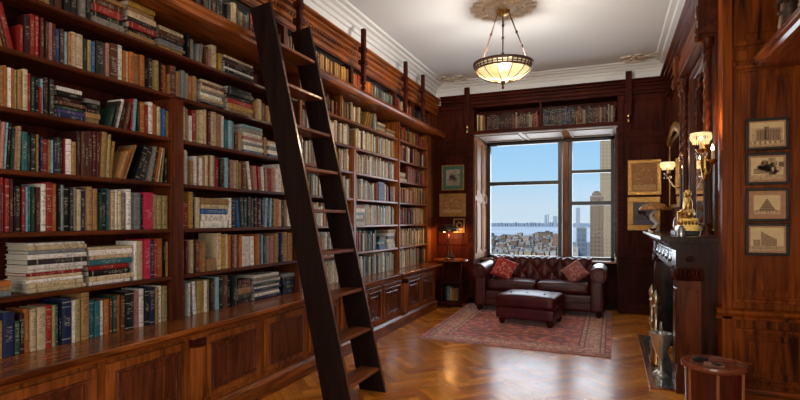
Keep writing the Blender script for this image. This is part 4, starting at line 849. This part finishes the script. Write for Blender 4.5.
m=MB(); m.prism([(.72,3.10),(.858,3.10),(.858,3.42),(.76,3.42),(.76,3.15),(.72,3.13)],'y',5.02,6.88)
for k in range(16):
    y=5.1+k*.112; m.ell((.755,y,3.28),(.02,.045,.09),8,6); m.ell((.752,y+.05,3.2),(.015,.02,.05),8,6)
build('carved_frieze',m,W_y,om,smooth=True,ang=50)
for y in (5.09,6.82):
    m=MB(); m.lathe([(.001,3.04),(.02,3.05),(.03,3.08),(.025,3.1)],(.70,y,0),14); m.box(.70,.76,y-.04,y+.04,3.10,3.42); m.ell((.70,y,3.3),(.02,.035,.07)); m.ell((.70,y,3.14),(.025,.03,.03)); build('carved_bracket',m,W_z,om,smooth=True,ang=50)
# gilt mirror further along the wall
gm_=thing('gilt_mirror','small gilt framed mirror on the chimney wall near the back corner','mirror',(.85,8.1,2.2))
m=MB(); m.box(.835,.856,7.5,8.7,1.72,2.62); build('mirror_glass',m,MIRROR,gm_)
m=MB(); m.box(.83,.858,7.45,7.5,1.65,2.7); m.box(.83,.858,8.7,8.78,1.65,2.7); m.box(.83,.858,7.5,8.7,1.67,1.72); m.box(.83,.858,7.5,8.7,2.62,2.68)
for k in range(13):
    y=7.45+k*.108; m.ell((.82,y,2.68+.12*math.sin(PI*(k/12))),(.025,.06,.07),8,6)
build('gilt_frame',m,GF,gm_,smooth=True,ang=50)

# ------------------------------------------------------------------ sconces
CRY=plain('lit_crystal',(.9,.75,.5),.2,emit=(1,.70,.38),es=.4,var=.3,scale=90); FLM=plain('candle_bulb',(1,.85,.6),.4,emit=(1,.66,.30),es=9); CANDLE=plain('candle_tube',(.75,.68,.55),.5)
def sconce(label,base,tips):
    xb,yb,zb=base; t=thing('wall_sconce',label,'sconce',base,group='gilded sconces over the mantel')
    m=MB(); m.ell((xb,yb,zb),(.03,.035,.14)); m.ell((xb-.01,yb,zb+.15),(.028,.03,.05)); build('back_plate',m,GOLD,t,smooth=True)
    for j,(px_,py_,pz) in enumerate(tips):
        m=MB(); P=[]
        for i in range(13):
            q=i/12; P.append((xb+(px_-xb)*q,yb+(py_-yb)*q,zb-.09*math.sin(PI*q)+(pz-.10-zb)*q*q))
        m.tube(P,.009,8); m.lathe([(.001,-.03),(.02,-.02),(.035,0),(.04,.012),(.012,.016)],(px_,py_,pz-.085),14); ar=build('arm',m,BRASS,t,smooth=True)
        m=MB(); m.cyl((px_,py_,pz-.07),(px_,py_,pz-.0),.011,n=10); build('candle',m,CANDLE,ar)
        m=MB(); m.lathe([(.001,.0),(.012,.008),(.013,.02),(.005,.045),(.001,.055)],(px_,py_,pz),10); build('bulb',m,FLM,ar,smooth=True)
        if j==0:
            m=MB()
            for ring,(r,z0,z1) in enumerate(((.075,pz+.0,pz+.05),(.058,pz-.03,pz+.01))):
                for k in range(22):
                    a=2*PI*k/22+ring*.14; c_,s_=math.cos(a),math.sin(a); m.tube([(px_+r*c_,py_+r*s_,z0),(px_+r*1.04*c_,py_+r*1.04*s_,(z0+z1)/2),(px_+r*.98*c_,py_+r*.98*s_,z1)],[.003,.007,.004],5)
            m.lathe([(.077,pz+.05),(.081,pz+.055),(.077,pz+.06),(.073,pz+.055)],(px_,py_,0),24); build('crystal_shade',m,CRY,ar)
            m=MB()
            for k in range(7):
                a=2*PI*k/7; m.ell((px_+.04*math.cos(a),py_+.04*math.sin(a),pz-.12),(.007,.007,.02),6,6)
            build('crystal_drop',m,STEEL,ar,smooth=True)
    return t
sconce('gilded double sconce with crystal shade near the back of the mantel',(.80,6.63,1.95),((.635,6.85,2.13),(.77,6.62,2.09)))
sconce('gilded double sconce with crystal shade nearest the camera, over the mantel end',(.752,5.06,1.98),((.70,4.90,2.165),(.79,4.93,2.08)))

# ------------------------------------------------------------------ things on the mantel
MZ=1.356
ck=thing('mantel_clock','gilded figure group on a stepped base at the middle of the mantel','clock',(.69,5.62,MZ))
ck.scale=(1.22,1.22,1.22); x,y=.69,5.62; m=MB(); m.box(x-.10,x+.10,y-.15,y+.15,MZ,MZ+.035); build('plinth',m,IRON,ck,bevel=.004)
m=MB(); m.box(x-.075,x+.075,y-.12,y+.12,MZ+.035,MZ+.07); m.box(x-.06,x+.06,y-.10,y+.10,MZ+.07,MZ+.13)
for k in range(9): m.ell((x-.06,y-.1+k*.025,MZ+.1),(.015,.012,.022),8,6)
for k in range(5): m.ell((x-.05+k*.025,y-.105,MZ+.1),(.012,.014,.022),8,6)
build('gilt_base',m,GOLD,ck,smooth=True,ang=50)
m=MB(); m.ell((x,y,MZ+.17),(.055,.075,.055)); m.ell((x,y-.02,MZ+.235),(.035,.04,.07)); m.ell((x,y-.03,MZ+.325),(.024,.024,.032)); m.tube([(x,y-.02,MZ+.28),(x-.02,y-.08,MZ+.25),(x-.03,y-.10,MZ+.20)],[.016,.013,.01]); m.tube([(x,y-.01,MZ+.28),(x-.01,y+.06,MZ+.29),(x-.01,y+.09,MZ+.34)],[.016,.013,.01]); m.tube([(x-.02,y-.03,MZ+.18),(x-.06,y-.06,MZ+.17),(x-.06,y-.07,MZ+.12)],[.024,.02,.014]); m.tube([(x-.02,y+.03,MZ+.18),(x-.055,y+.06,MZ+.16),(x-.06,y+.05,MZ+.11)],[.024,.02,.014]); m.tube([(x,y+.09,MZ+.10),(x,y+.10,MZ+.36)],.006)
m.ell((x,y+.07,MZ+.19),(.03,.03,.05)); m.ell((x,y-.09,MZ+.165),(.03,.035,.04)); build('gilt_figure',m,GOLD,ck,smooth=True)
ml=thing('mantel_lamp','small lamp with brown patterned fan shade on a white swan-neck stem','lamp',(.50,7.0,MZ))
x,y=.50,7.0; m=MB(); m.lathe([(.001,MZ),(.06,MZ),(.062,MZ+.02),(.03,MZ+.04),(.02,MZ+.05)],(x,y,0),18); m.tube([(x,y,MZ+.04),(x+.03,y,MZ+.10),(x-.02,y,MZ+.16),(x-.04,y,MZ+.2),(x+.0,y,MZ+.25),(x+.02,y,MZ+.28)],[.02,.024,.03,.02,.014,.012]); build('stem',m,plain('white_porcelain',(.70,.74,.78),.12,coat=.5),ml,smooth=True)
m=MB(); m.lathe([(.17,MZ+.27),(.165,MZ+.29),(.12,MZ+.335),(.06,MZ+.355),(.001,MZ+.36)],(x,y,0),24); m.lathe([(.165,MZ+.268),(.115,MZ+.325),(.001,MZ+.35)],(x,y,0),24); build('lamp_shade',m,plain('mottled_shade',(.36,.17,.055),.5,var=.7,scale=38),ml,smooth=True)
vz=tag(build('vase',MB().lathe([(.04,MZ),(.05,MZ+.01),(.075,MZ+.08),(.07,MZ+.14),(.035,MZ+.19),(.03,MZ+.22),(.05,MZ+.25)],(.70,6.2,0),22),plain('red_glaze',(.28,.04,.025),.15,coat=.6),smooth=True,at=(.70,6.2,MZ)),'round red glazed vase on the mantel behind the gilded figures','vase')
tag(build('glass_jar',MB().lathe([(.001,MZ),(.032,MZ),(.035,MZ+.06),(.022,MZ+.08),(.024,MZ+.09),(.001,MZ+.1)],(.59,5.2,0),16),plain('cut_glass',(.6,.6,.58),.06,metal=.6),smooth=True,at=(.59,5.2,MZ)),'little cut glass jar at the near end of the mantel','jar')
tag(build('small_dish',MB().lathe([(.001,MZ),(.03,MZ),(.02,MZ+.02),(.05,MZ+.045),(.045,MZ+.05),(.001,MZ+.03)],(.46,6.65,0),18),BRASS,smooth=True,at=(.46,6.65,MZ)),'small brass footed dish at the front edge of the mantel','dish')

SILV=plain('worn_silver',(.78,.79,.78),.28,metal=.85,var=.15); PBR=plain('pale_brass',(.74,.60,.40),.3,metal=.9,var=.2)
# ------------------------------------------------------------------ fireside things
def andiron(label,x,y,h):
    t=thing('andiron',label,'andiron',(x,y,.01),group='andirons on the hearth')
    z=.0095; m=MB(); m.tube([(x-.0,y-.09,z+.012),(x,y-.05,z+.07),(x,y,z+.11),(x,y+.05,z+.07),(x,y+.09,z+.012)],.012,8); m.ell((x,y-.09,z+.014),(.018,.018,.014)); m.ell((x,y+.09,z+.014),(.018,.018,.014)); build('foot',m,PBR,t,smooth=True)
    m=MB(); m.lathe([(.001,z+.1),(.03,z+.11),(.038,z+.15),(.018,z+.19),(.02,z+.24),(.045,z+.28),(.045,z+.31),(.022,z+.34),(.024,h*.72),(.034,h*.75),(.02,h*.78)],(x,y,0),20); build('post',m,PBR,t,smooth=True)
    m=MB(); m.lathe([(.02,h*.78),(.036,h*.84),(.03,h*.9),(.012,h*.96),(.001,h)],(x,y,0),16); build('flame_finial',m,PBR,t,smooth=True)
    return t
andiron('brass andiron with flame finial toward the far side of the hearth',.46,6.75,.74)
andiron('brass andiron with flame finial at the near side of the hearth, behind the brass bucket',.455,6.10,.76)
bk_=thing('brass_bucket','brass cylinder bucket standing at the front of the hearth','bucket',(.44,5.85,.0095))
m=MB(); m.lathe([(.001,.0095),(.055,.0095),(.06,.02),(.056,.04),(.056,.24),(.065,.25),(.065,.262),(.05,.262),(.05,.06),(.001,.055)],(.44,5.85,0),26); build('body',m,BRASS,bk_,smooth=True)
m=MB(); m.tube([(.44,5.85+.06*math.cos(a),.25+.11*math.sin(a)) for a in [PI*i/10 for i in range(11)]],.005,6); build('handle',m,BRASS,bk_,smooth=True)
cs=thing('coal_scuttle','polished silver helmet-shaped scuttle on a tall foot between the brass bucket and the near pilaster','scuttle',(.455,5.52,.0095))
sx,sy=.455,5.52
m=MB(); m.lathe([(.001,.01),(.075,.01),(.07,.025),(.03,.05),(.022,.16),(.04,.19),(.05,.22),(.075,.28),(.09,.36),(.10,.41),(.09,.41),(.06,.26),(.001,.22)],(sx,sy,0),24); build('body',m,SILV,cs,smooth=True)
m=MB(); m.tube([(sx,sy-.095,.40),(sx,sy-.08,.47),(sx,sy,.51),(sx,sy+.08,.47),(sx,sy+.095,.40)],.008,8); build('handle',m,SILV,cs,smooth=True)
# drum table with odds and ends
dx,dy_,R_=.64,3.95,.195
d=thing('drum_table','round dark red wooden drum table by the return wall, things lying on top','table',(dx,dy_,0))
TW=wood('drum_wood',(.03,.006,.004),(.12,.022,.011),'z',rough=.25,coat=.5)
m=MB(); m.lathe([(.001,.0),(.165,.0),(.17,.02),(.16,.04),(.165,.10),(.172,.5),(.176,.512),(.001,.512)],(dx,dy_,0),48); build('body',m,TW,d,smooth=True)
m=MB()
for k in range(6):
    a=2*PI*k/6+.5; c_,s_=math.cos(a),math.sin(a); m.cyl((dx+.168*c_,dy_+.168*s_,.03),(dx+.174*c_,dy_+.174*s_,.51),.010,n=8)
build('reeding',m,wood('light_reed',(.2,.06,.02),(.4,.16,.06),'z'),d)
m=MB(); m.lathe([(.001,.512),(R_-.015,.512),(R_,.52),(R_+.003,.532),(R_-.004,.552),(R_-.016,.552),(R_-.022,.535),(.001,.535)],(dx,dy_,0),56); build('tray_top',m,wood('tray_wood',(.12,.03,.015),(.34,.10,.05),'x',rough=.16,coat=.7),d,smooth=True,ang=50)
def small(name,label,cat,mb,mat,loc,rz,**k):
    o=build(name,mb,mat,**k); o.location=loc; o.rotation_euler=(0,0,rz); return tag(o,label,cat)
small('eyeglass_case','small black case lying on the drum table','case',MB().box(-.045,.045,-.02,.02,0,.026),IRON,(dx-.07,dy_+.06,.536),.25,bevel=.006)
small('envelope','dark red envelope lying across the back of the drum table','envelope',MB().box(-.075,.075,-.03,.03,0,.007),plain('red_paper',(.22,.04,.04),.5),(dx+.055,dy_+.085,.536),-.25)
small('notepad','tan notepad lying at the middle of the drum table','notepad',MB().box(-.06,.06,-.035,.035,0,.009),plain('tan_paper',(.34,.17,.11),.6),(dx-.0,dy_-.02,.536),-.2)
m=MB(); m.box(-.09,.055,-.006,.006,0,.006); m.box(.055,.12,-.009,.009,-.002,.010); small('paper_knife','brass paper knife lying over the right rim of the drum table','knife',m,BRASS,(dx+.10,dy_+.0,.554),.2)
s_=thing('scissors','steel scissors lying open on the drum table','scissors',(dx+.03,dy_-.06,.55),.3,local=True)
m=MB(); m.prism([(0,.004),(.09,.016),(.0,.012)],'z',0,.003); m.prism([(0,-.004),(.09,-.016),(.0,-.012)],'z',0.0035,.0065); build('blade',m,STEEL,s_)
m=MB()
for q in (-1,1): m.tube([(-.03+.018*math.cos(a),q*.02+.013*math.sin(a),.004) for a in [2*PI*i/14 for i in range(15)]],.003,6); m.tube([(-.012,q*.015,.004),(.004,-q*.004,.004)],.003,6)
build('handle',m,IRON,s_)

# ------------------------------------------------------------------ pictures
def print_mesh(kind,w,h):
    # sepia engraving: sky, ground, a building or still life, all within the one print
    m=MB(); r2=random.Random(kind*11+5)
    def q(x0,x1,z0,z1,mi,lay): m.mi=mi; y=-.0006*lay; m.add([(x0,y,z0),(x1,y,z0),(x1,y,z1),(x0,y,z1)],[(0,1,2,3)])
    q(-w/2,w/2,-h/2,h/2,0,0); q(-w/2,w/2,-h/2,-h/2+h*.22,1,1)
    if kind==0:
        q(-w*.46,w*.46,-h*.3,h*.26,1,1); q(-w*.32,w*.40,-h*.3,h*.22,2,2)
        for i in range(9): q(-w*.29+i*w*.077,-w*.255+i*w*.077,-h*.26,h*.16,3,3)
        q(-w*.10,w*.06,-h*.3,h*.32,2,3)
        for i in range(3): q(-w*.085+i*w*.05,-w*.06+i*w*.05,-h*.25,h*.27,3,4)
        for i in range(12): q(-w*.45+i*w*.075,-w*.42+i*w*.075,-h*.42,-h*.30,3 if i%2 else 0,4)
    elif kind==1:
        for i in range(46):
            a=r2.uniform(0,6.28); d=r2.uniform(.03,.42); q(d*w*math.cos(a)-.01,d*w*math.cos(a)+r2.uniform(.01,.05),d*h*math.sin(a)-.01,d*h*math.sin(a)+r2.uniform(.01,.04),r2.choice([1,2,2,3]),2+i%3)
    elif kind==2:
        for i in range(9):
            ww=w*.30*(1-i/9); q(-ww,ww,-h*.28+i*h*.065,-h*.28+(i+1)*h*.065,2 if i%2 else 3,2)
        for i in range(7): q(-w*.4+i*w*.115,-w*.33+i*w*.115,-h*.36,-h*.28,3,3)
    elif kind==3:
        for i in range(14):
            x0=-w*.18+i*w*.034; top=h*(.34-.028*i); q(x0,x0+w*.034,-h*.3,top,2,2)
            for j in range(7): q(x0+w*.008,x0+w*.022,-h*.26+j*h*.075*(1-.03*i),-h*.225+j*h*.075*(1-.03*i),3,3)
        q(-w*.42,-w*.2,-h*.3,-h*.02,2,2)
        for i in range(16): q(-w*.45+i*w*.055,-w*.43+i*w*.055,-h*.42,-h*.32,3,4)
    else:
        for i in range(40):
            a=r2.uniform(0,6.28); d=r2.uniform(.22,.36); q(d*w*math.cos(a)-.008,d*w*math.cos(a)+.012,d*h*math.sin(a)-.008,d*h*math.sin(a)+.012,r2.choice([1,2,3]),2+i%3)
    return m
SEP=[plain('sepia_paper',(.97,.70,.36),.6,var=.15,scale=8),plain('sepia_light_ink',(.70,.48,.26),.6,var=.3,scale=60),plain('sepia_mid_ink',(.46,.29,.15),.6,var=.35,scale=80),plain('sepia_dark_ink',(.24,.14,.07),.6)]
MAT_=plain('tan_mount',(.58,.30,.15),.7); 
def picture(label,c,w,h,fw,fm,matw,mm,kind,prm=None,face='y',glaze=True,grp=None,rz=0):
    t=thing('framed_picture',label,'picture',c,rz,grp,local=True); b=.022
    f=MB(); f.box(-w/2,w/2,-b,0,-h/2,-h/2+fw); f.box(-w/2,w/2,-b,0,h/2-fw,h/2); f.box(-w/2,-w/2+fw,-b,0,-h/2+fw,h/2-fw); f.box(w/2-fw,w/2,-b,0,-h/2+fw,h/2-fw); build('frame',f,fm,t,bevel=min(.006,fw*.25))
    k=MB(); k.box(-w/2+fw,w/2-fw,-.008,-.001,-h/2+fw,h/2-fw); build('mount',k,mm,t)
    p=print_mesh(kind,w-2*fw-2*matw,h-2*fw-2*matw)
    for v in p.v: v.y-=.0086
    build('print',p,prm or SEP,t,fix=False)
    if glaze: build('glass_pane',MB().box(-w/2+fw,w/2-fw,-.0155,-.0145,-h/2+fw,h/2-fw),GLASS,t)
    return t
yy=YP-.0135-.012
for k,(zc,hh,lb,mw) in enumerate(((2.178,.25,'black framed sepia print of a porticoed building, topmost of four on the return wall',.012),(1.905,.25,'black framed sepia print of a cloudy still life, second from top on the return wall',.016),(1.620,.262,'black framed sepia print of a pointed gabled shape, third from top on the return wall',.035),(1.348,.255,'black framed sepia print of a wedge-shaped tall building, lowest of four on the return wall',.014))):
    picture(lb,(1.142,yy,zc),.288,hh,.021,BLACKF,mw,MAT_,k,grp='black framed prints on the return wall')
GRN=plain('green_mount',(.035,.13,.10),.6); OCH=plain('ochre_panel',(.32,.14,.04),.55,var=.3,scale=18)
INKS=[OCH,plain('ochre_light',(.46,.26,.10),.5),plain('ochre_dark',(.22,.10,.03),.5),plain('ochre_line',(.5,.32,.14),.5)]
DKP=[plain('navy_canvas',(.025,.025,.045),.4,var=.4),plain('navy_canvas_light',(.07,.07,.12),.5),plain('navy_canvas_mid',(.05,.035,.05),.5),plain('navy_canvas_red',(.12,.04,.04),.5)]
GRY=[plain('grey_paper',(.34,.28,.24),.7),plain('grey_ink',(.26,.21,.18),.7),plain('grey_ink_mid',(.22,.17,.15),.7),plain('grey_ink_dark',(.16,.12,.10),.7)]
yb=YB-.012
picture('green mounted drawing hanging left of the window, above the gold panel',(-2.645,yb,2.27),.42,.46,.022,GF,.06,GRN,1,GRY)
picture('square gold framed relief panel left of the window, over the dark lamp',(-2.65,yb,1.77),.50,.42,.05,GF,.02,OCH,4,INKS,glaze=False)
picture('small gold framed picture behind the dark lamp in the corner',(-2.53,YB-.001,1.40),.22,.26,.03,GF,.01,OCH,4,INKS,glaze=False)
picture('gold framed ochre panel with a round emblem, upper one right of the window',(.50,yb,2.175),.48,.56,.06,GF,.015,OCH,4,INKS,glaze=False)
picture('gold framed dark blue painting, lower one right of the window',(.49,yb,1.60),.47,.53,.085,GF,.004,OCH,1,DKP,glaze=False)

# ------------------------------------------------------------------ high shelf on the near right wall
t=thing('wall_shelf','high dark wooden shelf at the top right corner with figures on it','shelf',(1.25,3.7,2.7))
m=MB(); m.prism([(1.455,2.70),(1.12,2.70),(1.09,2.715),(1.075,2.735),(1.05,2.75),(1.05,2.785),(1.06,2.795),(1.455,2.795)],'y',2.3,YP-.02); build('board',m,wood('shelf_edge_wood',(.09,.022,.009),(.30,.085,.03),'y',rough=.2,coat=.6),t,bevel=.003)
m=MB(); m.box(1.43,1.455,2.3,YP-.02,2.795,3.55); build('back_board',m,K_z,t)
def idol(label,y,h,s):
    t=thing('carved_figure',label,'figurine',(1.19,y,2.796),group='carved figures on the high shelf'); x=1.19; z=2.7955
    m=MB(); m.lathe([(.001,z),(.07*s,z),(.07*s,z+.03),(.045*s,z+.05)],(x,y,0),16); build('plinth',m,IRON,t,smooth=True)
    m=MB(); m.lathe([(.045*s,z+.04),(.06*s,z+.15*h),(.045*s,z+.40*h),(.05*s,z+.55*h),(.065*s,z+.68*h),(.03*s,z+.78*h),(.022*s,z+.80*h)],(x,y,0),16); m.ell((x,y,z+.88*h),(.042*s,.042*s,.085*h)); m.ell((x,y,z+.97*h),(.03*s,.03*s,.05*h))
    for q in (-1,1): m.tube([(x,y+q*.055*s,z+.68*h),(x-.03,y+q*.08*s,z+.5*h),(x-.06*s,y+q*.03,z+.42*h)],[.02*s,.018*s,.014*s])
    for k in range(14): m.ell((x+.055*s*math.cos(k*2.4),y+.055*s*math.sin(k*2.4),z+(.15+.04*k)*h),(.016,.016,.02),6,5)
    build('body',m,plain('carved_bronze',(.10,.06,.045),.4,metal=.4,var=.4,scale=30),t,smooth=True)
idol('dark carved figure on the high shelf, the one nearer the panelled wall',4.45,.62,1.2); idol('dark carved figure on the high shelf, the one nearer the picture edge',4.0,.55,1.25)

# ------------------------------------------------------------------ city outside
GZ=-60
def facade(name,wall,win,sx=3.0,sz=3.4,fx=.5,fz=.5):
    m,nt,b=new_mat(name); g=N(nt,'ShaderNodeNewGeometry'); s=N(nt,'ShaderNodeSeparateXYZ'); L(nt,g.outputs['Position'],s.inputs[0]); nn=N(nt,'ShaderNodeSeparateXYZ'); L(nt,g.outputs['Normal'],nn.inputs[0])
    h=mth(nt,'ADD',s.outputs[0],s.outputs[1])
    a=mth(nt,'LESS_THAN',mth(nt,'FRACT',mth(nt,'DIVIDE',h,sx)),fx); c=mth(nt,'LESS_THAN',mth(nt,'FRACT',mth(nt,'DIVIDE',s.outputs[2],sz)),fz)
    k=mth(nt,'MULTIPLY',mth(nt,'MULTIPLY',a,c),mth(nt,'LESS_THAN',mth(nt,'ABSOLUTE',nn.outputs[2]),.5))
    L(nt,mixc(nt,k,wall,win),b.inputs['Base Color']); b.inputs['Roughness'].default_value=.7; return m
FAC=dict(tan=facade('tan_stone_facade',(.42,.32,.20),(.30,.23,.145),3,3.6,.45,.55),brown=facade('brown_brick_facade',(.24,.16,.10),(.13,.09,.06),2.8,3.3,.45,.5),blue=facade('blue_glass_facade',(.17,.22,.27),(.11,.15,.19),3,3.4,.7,.6),white=facade('white_stone_facade',(.50,.46,.41),(.36,.33,.30)),grey=facade('grey_stone_facade',(.34,.31,.28),(.24,.22,.20)),red=facade('red_brick_facade',(.33,.19,.13),(.24,.14,.105)),cream=facade('cream_facade',(.46,.39,.30),(.33,.28,.22)),pale=facade('hazed_pale_facade',(.36,.43,.50),(.32,.39,.47),8,8))  # pale: aerial haze mixed into the distant facade colour
ROOF=plain('flat_roof',(.40,.38,.36),.9,var=.3,scale=.05); ROOF2=plain('dark_roof',(.16,.13,.12),.9,var=.3,scale=.05)
cs_,sn_=math.cos(math.radians(22.4)),math.sin(math.radians(22.4))
def spot(px,D): xc=(px-400)/510*D; return xc*cs_-D*sn_, D*cs_+xc*sn_
def tower(label,px0,px1,pytop,D,mat,dep=None,top='parapet',group=None,roof=None,g0=GZ,detail=True):
    x0,y0=spot(px0,D); x1,y1=spot(px1,D); w=x1-x0; dep=dep or w; zt=1.5+(220-pytop)/510*D; Y=(y0+y1)/2
    t=thing('building',label,'building',((x0+x1)/2,Y+dep/2,g0),group=group)
    m=MB(); m.box(x0,x1,Y,Y+dep,g0,zt)
    if top=='setback': m.box(x0+w*.15,x1-w*.15,Y+dep*.1,Y+dep*.9,zt,zt+w*.3); m.box(x0+w*.3,x1-w*.3,Y+dep*.3,Y+dep*.7,zt+w*.3,zt+w*.45)
    build('walls',m,FAC[mat],t)
    if detail:
        m=MB(); e=.03*w; m.box(x0-e,x1+e,Y-e,Y+dep+e,zt-.04*w,zt+.02*w); r2=random.Random(int(px0*7+D))
        a=r2.uniform(.1,.5); m.box(x0+w*a,x0+w*(a+.3),Y+dep*.3,Y+dep*.6,zt,zt+.14*w)
        if r2.random()<.4: m.cyl((x0+w*.75,Y+dep*.5,zt),(x0+w*.75,Y+dep*.5,zt+.22*w),.08*w,n=10); m.cyl((x0+w*.75,Y+dep*.5,zt+.22*w),(x0+w*.75,Y+dep*.5,zt+.3*w),.085*w,.005,n=10)
        build('roof',m,roof or ROOF,t)
    return t
tower('tall tan stone tower rising out of view at the right of the window',600,640,60,480,'tan',30)
tower('brown brick tower with a crown in front of the tan tower',590,603,196,400,'brown',22,'setback')
tower('blue grey glass block in the right window sash',577,586,228,360,'blue',10)
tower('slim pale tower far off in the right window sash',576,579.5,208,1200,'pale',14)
tower('white low building at the foot of the blue grey block',572,578,247,240,'white',6)
tower('red brick block at the right edge of the left window pane',552.5,559,234,420,'red',14)
tower('broad brown block on the rise behind the low roofs',538,551,232.5,800,'brown',30,roof=ROOF2)
r3=random.Random(21)
for row,(D,py) in enumerate(((250,252.5),(300,249.5),(350,247),(405,245),(465,243),(530,241),(600,239),(690,237),(900,235))):
    x=484+r3.uniform(0,3)
    while x<(571 if row<3 else 551):
        wpx=r3.choice([2.4,3,3.6,4.5,6,8.5])*r3.uniform(.85,1.15); p0=x; x+=wpx+r3.uniform(.45,1.3)
        tower('low city building among many seen through the left window pane',p0,p0+wpx,py+r3.uniform(-2.6,1.8),D,r3.choice(['white','cream','cream','red','brown','grey','tan']),D*.025,group='low city buildings outside',roof=r3.choice([ROOF,ROOF,ROOF2]))
for k in range(46):
    p=480+k*2.15
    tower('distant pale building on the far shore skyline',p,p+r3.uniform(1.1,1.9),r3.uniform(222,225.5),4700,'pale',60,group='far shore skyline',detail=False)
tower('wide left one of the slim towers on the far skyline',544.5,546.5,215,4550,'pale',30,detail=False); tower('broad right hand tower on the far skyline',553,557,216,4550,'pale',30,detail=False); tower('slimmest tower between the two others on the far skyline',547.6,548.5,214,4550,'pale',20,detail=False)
m=MB(); m.box(-3500,1500,60,1500,GZ-2,GZ); struct('ground',m,plain('city_ground',(.30,.28,.26),.9,scale=.01))
m=MB(); m.box(-9000,6000,1500,4500,GZ-3,GZ-.5); o=build('river',m,plain('river_water',(.80,.80,.78),1,spec=0,scale=.002,var=.08)); tag(o,'pale river between the city roofs and the far shore','river',kind='stuff')
m=MB(); m.box(-9000,6000,4500,9000,GZ-2,GZ+8); struct('far_shore',m,plain('far_shore_land',(.34,.41,.47),.9,scale=.001))  # bluish haze mixed into the shore colour

# ------------------------------------------------------------------ sky, light, camera
w=bpy.data.worlds.new('sky'); bpy.context.scene.world=w; w.use_nodes=True; nt=w.node_tree; bg=nt.nodes['Background']
tc=N(nt,'ShaderNodeTexCoord'); sp=N(nt,'ShaderNodeSeparateXYZ'); L(nt,tc.outputs['Generated'],sp.inputs[0])
r=ramp(nt,[(0,(.60,.74,.85)),(.03,(.56,.73,.88)),(.09,(.40,.67,.92)),(.20,(.27,.57,.92)),(.6,(.16,.40,.80))]); L(nt,sp.outputs[2],r.inputs[0]); L(nt,r.outputs[0],bg.inputs[0]); bg.inputs[1].default_value=.66
def light(name,kind,loc,energy,col,**k):
    l=bpy.data.lights.new(name,kind); l.energy=energy; l.color=col; o=bpy.data.objects.new(name,l); C.objects.link(o); o.location=loc
    for a,v in k.items():
        if a=='rot': o.rotation_euler=v
        else: setattr(l,a,v)
    return o
light('sun','SUN',(0,0,50),1.5,(1,.88,.72),rot=Vector((.28,.78,-.55)).to_track_quat('-Z','Y').to_euler(),angle=.01)
light('window_daylight','AREA',(-1.07,10.3,1.85),52,(.86,.93,1),rot=(-PI/2-math.radians(14),0,0),shape='RECTANGLE',size=2.2,size_y=2.1)
light('side_fill','AREA',(XN+.25,.2,2.0),40,(1,.93,.82),rot=(0,PI/2+.15,0),shape='RECTANGLE',size=2.5,size_y=3.7)  # added fill lamp outside the unseen side window, brightens the near shelves
light('rear_fill','AREA',(-.6,YREAR-.25,2.0),95,(1,.88,.70),rot=(PI/2+.25,0,0),shape='RECTANGLE',size=3.1,size_y=2.5)  # added frontal fill lamp, unseen behind the camera
light('pendant_bulb','POINT',(cx,cy,3.27),300,(1,.92,.82),shadow_soft_size=.12)
light('sconce_glow','POINT',(.635,6.85,2.24),4,(1,.68,.36),shadow_soft_size=.04); light('sconce_glow','POINT',(.68,4.88,2.28),4,(1,.68,.36),shadow_soft_size=.04)
light('corner_lamp_glow','POINT',(lx-.0,ly+.06,1.22),7,(1,.48,.16),shadow_soft_size=.04)
sc=bpy.context.scene
cam=bpy.data.cameras.new('camera'); co=bpy.data.objects.new('camera',cam); C.objects.link(co); sc.camera=co
co.location=(0,0,1.5); co.rotation_euler=(PI/2,0,math.radians(22.4))
cam.sensor_width=36; cam.lens=510/800*36; cam.shift_y=20/800; cam.clip_start=.05; cam.clip_end=20000
sc.view_settings.view_transform='Standard'; sc.view_settings.look='None'; sc.view_settings.gamma=1; sc.view_settings.use_curve_mapping=False; sc.view_settings.exposure=.6
sc.cycles.use_denoising=True; sc.cycles.max_bounces=8; sc.cycles.transparent_max_bounces=12
